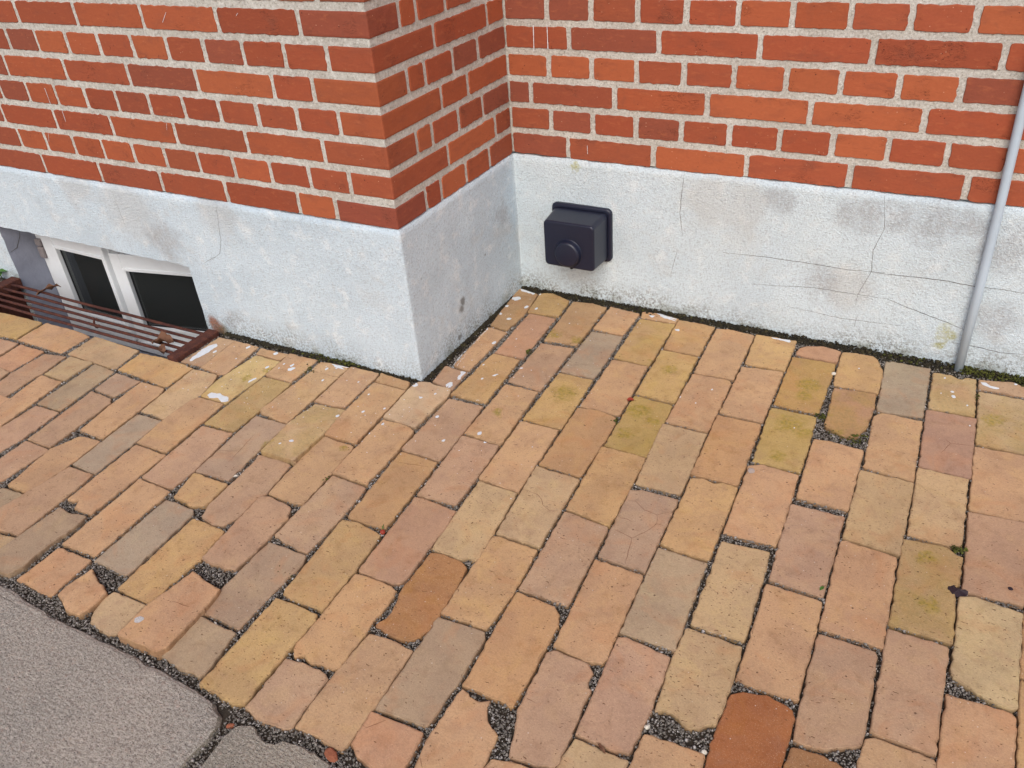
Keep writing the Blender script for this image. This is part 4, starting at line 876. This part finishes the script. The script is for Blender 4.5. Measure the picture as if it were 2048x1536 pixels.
for pl in [[(-0.2683, -0.0229), (-0.2507, -0.0190), (-0.2293, -0.0201), (-0.2116, -0.0194), (-0.2091, -0.0280), (-0.2272, -0.0335), (-0.2473, -0.0339)],
 [(0.0712, 0.0732), (0.0830, 0.0780), (0.0905, 0.0594), (0.0876, 0.0399), (0.0818, 0.0344), (0.0758, 0.0564)],
 [(0.0659, 0.0069), (0.0716, 0.0242), (0.0774, 0.0236), (0.0848, 0.0028), (0.0747, -0.0043)],
 [(-0.3584, -0.0886), (-0.3504, -0.0757), (-0.3424, -0.0776), (-0.3444, -0.0926), (-0.3530, -0.0974)],
 [(0.1513, 0.0854), (0.1603, 0.1014), (0.1669, 0.0991), (0.1559, 0.0836)],
 [(-0.6377, -0.0612), (-0.6251, -0.0740), (-0.6245, -0.1053), (-0.6279, -0.1343), (-0.6362, -0.1581), (-0.6445, -0.1546), (-0.6512, -0.1160), (-0.6530, -0.0815)],
 [(-0.4723, -0.2597), (-0.4659, -0.2511), (-0.4454, -0.2456), (-0.4118, -0.2496), (-0.3997, -0.2622), (-0.4127, -0.2705), (-0.4370, -0.2630), (-0.4582, -0.2717)],
 [(-0.4191, -0.1768), (-0.4090, -0.1539), (-0.4048, -0.1585), (-0.4119, -0.1800)],
 [(0.0027, 0.5296), (0.0166, 0.5348), (0.0411, 0.5272), (0.0567, 0.5165), (0.0544, 0.5090), (0.0344, 0.5163), (0.0135, 0.5168)],
 [(0.0043, 0.4719), (0.0229, 0.4831), (0.0334, 0.4748), (0.0268, 0.4602), (0.0115, 0.4584)],
 [(0.4218, 0.5339), (0.4360, 0.5341), (0.4820, 0.5238), (0.4845, 0.5116), (0.4653, 0.5115), (0.4426, 0.5159)],
 [(0.4050, 0.5161), (0.4219, 0.5189), (0.4208, 0.5074), (0.4145, 0.5050)],
 [(0.7355, 0.5211), (0.7506, 0.5237), (0.7815, 0.5192), (0.7822, 0.5096), (0.7634, 0.5101), (0.7435, 0.5142)],
 [(1.2176, 0.4909), (1.2280, 0.4896), (1.2412, 0.4812), (1.2564, 0.4820), (1.2542, 0.4751), (1.2366, 0.4738), (1.2208, 0.4811)],
 [(0.0212, 0.3004), (0.0287, 0.2795), (0.0339, 0.1950), (0.0437, 0.1258), (0.0464, 0.0830), (0.0340, 0.0866), (0.0222, 0.1442), (0.0229, 0.2047), (0.0193, 0.2659)],
 [(0.0097, 0.4717), (0.0274, 0.4806), (0.0365, 0.4685), (0.0195, 0.4532)],
 [(0.0093, 0.5260), (0.0344, 0.5320), (0.0545, 0.5168), (0.0395, 0.5111)]]:
    c = [Vector(p) for p in pl]; rs = resample(c, .006, .004, random.uniform(0, 50), .003); splat([(p.x, p.y) for p in rs])
for _ in range(270):
    if random.random() < .6: x, y = random.uniform(.0, .42), random.uniform(-.30, .52)*1.0
    else: x, y = random.uniform(-.66, .05), random.uniform(-.30, -.02)
    if (x < 0 and y > -.01) or y > D-.02: continue
    r = random.choice((.0006, .0008, .0011, .0016)); round_splat(x, y, r, r*random.uniform(.6, 1))
o = bm_obj('paint_drips', bm, M_PAINT, pavement); o['kind'] = 'stuff'
bm = bmesh.new(); round_splat(-.033, -.862, .0085, .0075, .4); bm_obj('lichen_patch', bm, M_PATCH, pavement)
for pts in [[(0.6239, -0.2082), (0.6452, -0.2049), (0.6713, -0.2215), (0.6984, -0.2252), (0.7170, -0.2092)],
 [(0.6984, -0.2252), (0.7063, -0.2468), (0.6998, -0.2704), (0.6776, -0.3044), (0.6469, -0.2977), (0.6315, -0.2979)],
 [(0.6776, -0.3044), (0.6837, -0.3360), (0.6904, -0.3714)],
 [(0.7069, -0.2484), (0.7206, -0.2480)],
 [(0.6452, -0.2049), (0.6475, -0.1937)],
 [(0.6289, -0.2599), (0.6635, -0.2619)],
 [(0.4264, -0.2635), (0.4561, -0.2653), (0.4718, -0.2751), (0.4809, -0.2895), (0.5016, -0.3004), (0.5229, -0.2902)],
 [(0.4827, -0.8253), (0.4687, -0.8440), (0.4584, -0.8561), (0.4507, -0.8537)],
 [(0.5582, -0.8569), (0.5674, -0.8658), (0.5741, -0.8727)],
 [(1.1638, 0.2449), (1.1786, 0.2278), (1.2203, 0.2365)],
 [(1.1786, 0.2278), (1.1657, 0.1881)],
 [(-0.2759, -0.4228), (-0.2279, -0.4047)],
 [(-0.2423, -0.3396), (-0.2325, -0.3917), (-0.2226, -0.4462)],
 [(0.1166, -0.2952), (0.2024, -0.2791)],
 [(-0.0143, -0.8036), (0.0259, -0.7995)],
 [(0.6526, -0.7040), (0.6653, -0.7030), (0.6744, -0.7036)]]:
    ribbon('crack', pts, .00042, M_BCRACK, lambda x, y, l: Vector((x, y, top_at(x, y)+l)), pavement, .0006, .0022)
# paint runs on the bricks
bm = bmesh.new()
for (ax, u0, z0, u1, z1, w) in [('A', -0.5496, 0.8445, -0.5695, 0.8227, 0.0007), ('A', -1.0807, 0.6473, -1.0804, 0.6054, 0.0007), ('A', -1.0804, 0.6054, -1.0814, 0.5852, 0.0004), ('A', -1.0414, 0.5948, -1.0429, 0.5633, 0.0008), ('C', 0.0808, 0.7280, 0.0790, 0.6663, 0.0011), ('C', 0.1181, 0.7291, 0.1181, 0.6739, 0.0013), ('A', -0.3340, 0.8478, -0.3408, 0.8419, 0.0006), ('A', -1.1365, 0.5257, -1.1483, 0.4988, 0.0004), ('C', 0.2187, 0.4428, 0.2188, 0.4205, 0.0006), ('A', -0.6535, 0.5900, -0.6595, 0.5728, 0.0005)]:
    n = 5; 
    for i in range(n):
        t0, t1 = i/n, (i+1)/n; a = [(u0+(u1-u0)*t, z0+(z1-z0)*t) for t in (t0, t1)]; w0, w1 = w*random.uniform(.5, 1.2), w*random.uniform(.5, 1.2)
        y = (D if ax == 'C' else 0)-.0019
        bm.faces.new([bm.verts.new(q) for q in ((a[0][0]-w0, y, a[0][1]), (a[0][0]+w0, y, a[0][1]), (a[1][0]+w1, y, a[1][1]), (a[1][0]-w1, y, a[1][1]))])
o = bm_obj('paint_runs', bm, M_PAINT, wall); o['kind'] = 'stuff'

# ------------------------------------------------------------------ rusty grate over the light well
grate = empty('window_well_grate', 'rusty iron grate lying over the basement light well', 'grate', (-1.13, -.09, 0))
def gpart(name, lo, hi, bev=.002):
    bm = bmesh.new(); add_box(bm, [lo[i]-(-1.13, -.09, 0)[i] for i in range(3)], [hi[i]-(-1.13, -.09, 0)[i] for i in range(3)], bev, 1); return bm_obj(name, bm, M_RUST, grate)
gpart('end_rail', (-.704, -.178, -.006), (-.668, -.020, .013)); gpart('end_rail', (-1.612, -.178, -.022), (-1.570, -.004, .011))
gpart('front_rail', (-1.5695, -.178, -.022), (-.7045, -.172, -.0075))
for i, y in enumerate((-.038, -.067, -.095, -.122, -.149)):
    bm = bmesh.new(); pts = [(-1.571+t*(.868)+1.13, y+.09+fbm(t*3, i*5.0)*.0025, .002+fbm(t*4, i*3+1.0)*.002) for t in [q/16 for q in range(17)]]
    add_tube(bm, pts, .0045, 7); bm_obj('bar', bm, M_RUST, grate, True)
bm = bmesh.new(); add_tube(bm, [(-1.083+1.13+math.cos(t)*.011, -.104+.09+math.sin(t)*.004, -.004+math.sin(t)*.013) for t in [q*.5 for q in range(1, 13)]], .003, 6); bm_obj('wire_ring', bm, M_RUST, grate, True)

# ------------------------------------------------------------------ vent cover on the back wall
vent = empty('vent_cover', 'dark blue-grey square vent cover with round boss on the plinth', 'vent cover', (.2, D, .2))
def rrect(x0, x1, z0, z1, r, n=5):
    out = []
    for cx, cz, a in ((x1-r, z1-r, 0), (x0+r, z1-r, 90), (x0+r, z0+r, 180), (x1-r, z0+r, 270)):
        for i in range(n+1): t = math.radians(a+90*i/n); out.append((cx+math.cos(t)*r, cz+math.sin(t)*r))
    return out
def loft(bm, loops, cap0=True, cap1=True):
    R = [[bm.verts.new((x-.2, y, z-.2)) for x, z in lp] for lp, y in loops]; n = len(R[0])
    for a, b in zip(R[:-1], R[1:]):
        for i in range(n): bm.faces.new((a[i], a[(i+1) % n], b[(i+1) % n], b[i]))
    if cap0: bm.faces.new(R[0])
    if cap1: bm.faces.new(R[-1][::-1])
px0, px1, pz0, pz1 = .113, .288, .128, .281
bm = bmesh.new(); loft(bm, [(rrect(px0, px1, pz0, pz1, .015), -.0005), (rrect(px0, px1, pz0, pz1, .015), -.008), (rrect(px0+.002, px1-.002, pz0+.002, pz1-.002, .013), -.0115), (rrect(px0+.006, px1-.006, pz0+.006, pz1-.006, .011), -.012)])
bm_obj('back_plate', bm, M_BOX, vent, True)
fx0, fx1, fz0, fz1 = .1285, .2745, .1365, .266
bm = bmesh.new(); loft(bm, [(rrect(px0+.008, px1-.009, pz0+.006, pz1-.010, .012), -.0115), (rrect(px0+.009, px1-.010, pz0+.0065, pz1-.011, .012), -.016), (rrect(fx0, fx1, fz0, fz1, .012), -.0905),
    (rrect(fx0+.0010, fx1-.0010, fz0+.001, fz1-.0012, .0115), -.0935), (rrect(fx0+.003, fx1-.003, fz0+.003, fz1-.003, .010), -.0955), (rrect(fx0+.006, fx1-.006, fz0+.006, fz1-.006, .007), -.096)])
o = bm_obj('hood', bm, M_BOX, vent, True); md = o.modifiers.new('ws', 'WEIGHTED_NORMAL')
bm = bmesh.new(); cx, cz = .2005, .1815
loft(bm, [([(cx+math.cos(t)*r, cz+math.sin(t)*r) for t in [q*2*math.pi/36 for q in range(36)]], y) for r, y in ((.0400, -.0955), (.0385, -.0968), (.0370, -.0995), (.0362, -.1045), (.0350, -.1085), (.0325, -.1112), (.029, -.1122))], False)
bm_obj('boss', bm, M_BOX, vent, True)
bm = bmesh.new(); add_tube(bm, [(0, -.078, -.064), (0, -.078, -.0725)], .0045, 10); bm_obj('drain_nub', bm, M_GASKET, vent, True)

# ------------------------------------------------------------------ conduit pipe
bm = bmesh.new(); add_tube(bm, [(1.1685, D-.0145, -.012), (1.1672, D-.0142, .23), (1.1648, D-.0142, .41), (1.1600, D-.0142, .60), (1.157, D-.014, 1.2), (1.156, D-.014, 2.6)],   .0095, 16)
tag(bm_obj('conduit_pipe', bm, M_PIPE, None, True), 'thin pale grey pipe running down the back wall into the paving', 'pipe')

# ------------------------------------------------------------------ small loose things
def leaf_obj(name, label, cat, loc, L, W, mat, curl=.4, rz=0.0, crumple=.25, group=None, parent=None):
    V = []; F = []; n, m = 9, 5; sd = random.uniform(0, 60)
    for i in range(n):
        t = i/(n-1); w = W*.5*math.sin(math.pi*min(.98, max(.03, t)))**.7
        for j in range(m):
            s = (j/(m-1)-.5)*2; V.append(((t-.5)*L, s*w*(1+.15*fbm(t*6+sd, s)), abs(s)*w*curl + math.sin(t*3)*L*.12*curl + fbm(t*4+sd, s*2)*L*crumple*.3))
    z0 = min(v[2] for v in V); V = [(x, y, z-z0) for x, y, z in V]
    for i in range(n-1):
        for j in range(m-1): a = i*m+j; F.append((a, a+1, a+m+1, a+m))
    k = len(V); V += [(x, y, z-.0005) for x, y, z in V[:k]]; F += [tuple(q+k for q in f[::-1]) for f in F]
    o = mesh_obj(name, V, F, mat, parent, True); o.location = loc; o.rotation_euler = (0, 0, rz)
    if label: tag(o, label, cat, group)
    return o
def lump(name, label, cat, loc, sx, sy, sz, mat, rz=0.0, group=None):
    bm = bmesh.new(); bmesh.ops.create_icosphere(bm, subdivisions=2, radius=1); sd = random.uniform(0, 70)
    for v in bm.verts:
        k = 1+.30*fbm(v.co.x*1.4+sd, v.co.y*1.4, v.co.z*1.4); v.co = Vector((v.co.x*sx*k, v.co.y*sy*k, v.co.z*sz*k))
    o = bm_obj(name, bm, mat, None, False, (loc[0], loc[1], loc[2]+sz*.75)); o.rotation_euler = (0, 0, rz); return tag(o, label, cat, group)
leaf_obj('dry_leaf', 'crumpled brown dry leaf on the grate beside its right end rail', 'dry leaf', (-.772, -.128, .006), .062, .046, M_LEAF, .7, .4, .9)
leaf_obj('dry_leaf', 'smaller curled dry leaf on the grate against the front rail', 'dry leaf', (-.748, -.158, .004), .040, .026, M_LEAF, .9, -.3, .9)
leaf_obj('dry_leaf', 'thin dark dry leaf standing on the grate by the left window jamb', 'dry leaf', (-1.395, -.028, .006), .075, .012, M_LEAF, .9, 1.2, .9)
leaf_obj('dry_leaf', 'curled brown leaf stuck in a paving joint near the front edge', 'dry leaf', (.797, -.731, -.001), .020, .006, M_LEAF, .6, -.6, .4)
leaf_obj('leaf_fragment', 'pale greenish leaf fragment in the joint beside a cracked pinkish paver', 'leaf', (-.176, -.476, -.002), .017, .007, M_STONE, .3, .6, .3)
leaf_obj('green_leaf', 'tiny green leaf on a paver at the right', 'leaf', (1.0213, -0.2863, .0006), .012, .0055, M_WEED, .3, 1.2, .3)
leaf_obj('red_petal', 'small red petal in a joint beside a mossy yellow paver', 'petal', (.507, .120, -.001), .018, .014, M_RED, .4, .4, .4)
berry = empty('red_berry', 'tiny red berry with a green stalk in a paving joint', 'berry', (.229, -.489, -.002))
bm = bmesh.new(); bmesh.ops.create_icosphere(bm, subdivisions=2, radius=.0055); bm_obj('fruit', bm, M_RED, berry, True, (0, 0, .004))
bm = bmesh.new(); add_tube(bm, [(-.002, .004, .006), (-.005, .009, .009), (-.006, .014, .010)], [.001, .0014, .0006], 5); bm_obj('stalk', bm, M_WEED, berry, True)
lump('brick_chip', 'orange-brown brick chip in the gravel beside the granite slab', 'brick chip', (.436, -.914, -.006), .014, .009, .006, M_CHIP, -.4)
lump('brick_chip', 'small sliver of brick in the gap between the two granite slabs', 'brick chip', (.259, -.944, -.006), .007, .004, .004, M_CHIP, .6)
lump('pebble', 'oblong cream pebble in the gravel hole of a broken paver', 'pebble', (.844, -.668, -.005), .0055, .0036, .0035, M_STONE, 1.0)
lump('pebble', 'round cream pebble in the joint beside the rust-red paver', 'pebble', (.933, -.671, -.005), .0042, .0040, .0035, M_STONE, .3)
lump('stone_chip', 'white stone chip in the joint near the pipe', 'stone chip', (.910, .407, -.004), .0055, .0045, .004, M_STONE, .5)
lump('stone_chip', 'white sliver in the joint beside a greyish half paver at the lower left', 'stone chip', (.085, -.800, -.005), .0052, .0020, .002, M_STONE, -.4)
lump('grey_pebble', 'smooth grey pebble on the edge of a pinkish paver', 'pebble', (.828, -.023, -.001), .0075, .0085, .003, make_plain('grey_pebble', (176, 160, 150), .6, .4), .2)
bm = bmesh.new(); pl = [(1.228+math.cos(t)*.016*(1+.5*fbm(math.cos(t)*2, math.sin(t)*2)), -.198+math.sin(t)*.012*(1+.6*fbm(math.cos(t)*2+9, math.sin(t)*2))) for t in [q*2*math.pi/18 for q in range(18)]]
vb = [bm.verts.new((x, y, max(top_at(x, y), -.003)+.0006)) for x, y in pl]; mv = bm.verts.new((1.228, -.198, .0035))
for i in range(18): bm.faces.new((vb[i-1], vb[i], mv))
tag(bm_obj('squashed_berry', bm, M_BERRY), 'dark squashed berry stain across a paving joint', 'berry')
bm = bmesh.new(); bmesh.ops.create_icosphere(bm, subdivisions=2, radius=.0042); bmesh.ops.scale(bm, vec=(1, 1, .3), verts=bm.verts)
tag(bm_obj('dark_berry', bm, M_BERRY, None, True, (1.3057, -0.1580, .0012)), 'small round dark berry spot on a beige paver', 'berry')
weed = empty('weed_plant', 'small green weed against the plinth left of the grate', 'weed', (-1.672, -.010, .004))
for i, (a, L) in enumerate(((-.6, .044), (.5, .050), (2.4, .042), (3.4, .038))):
    q = leaf_obj('leaf', None, None, (math.cos(a)*.022, math.sin(a)*.012-.006, .012+.006*i), L, L*.62, M_WEED, .25, a, .2, None, weed)
bm = bmesh.new(); add_tube(bm, [(0, .004, -.012), (.002, 0, .006), (.004, -.003, .022)], [.002, .0018, .0012], 6); bm_obj('stem', bm, M_WEED, weed, True)
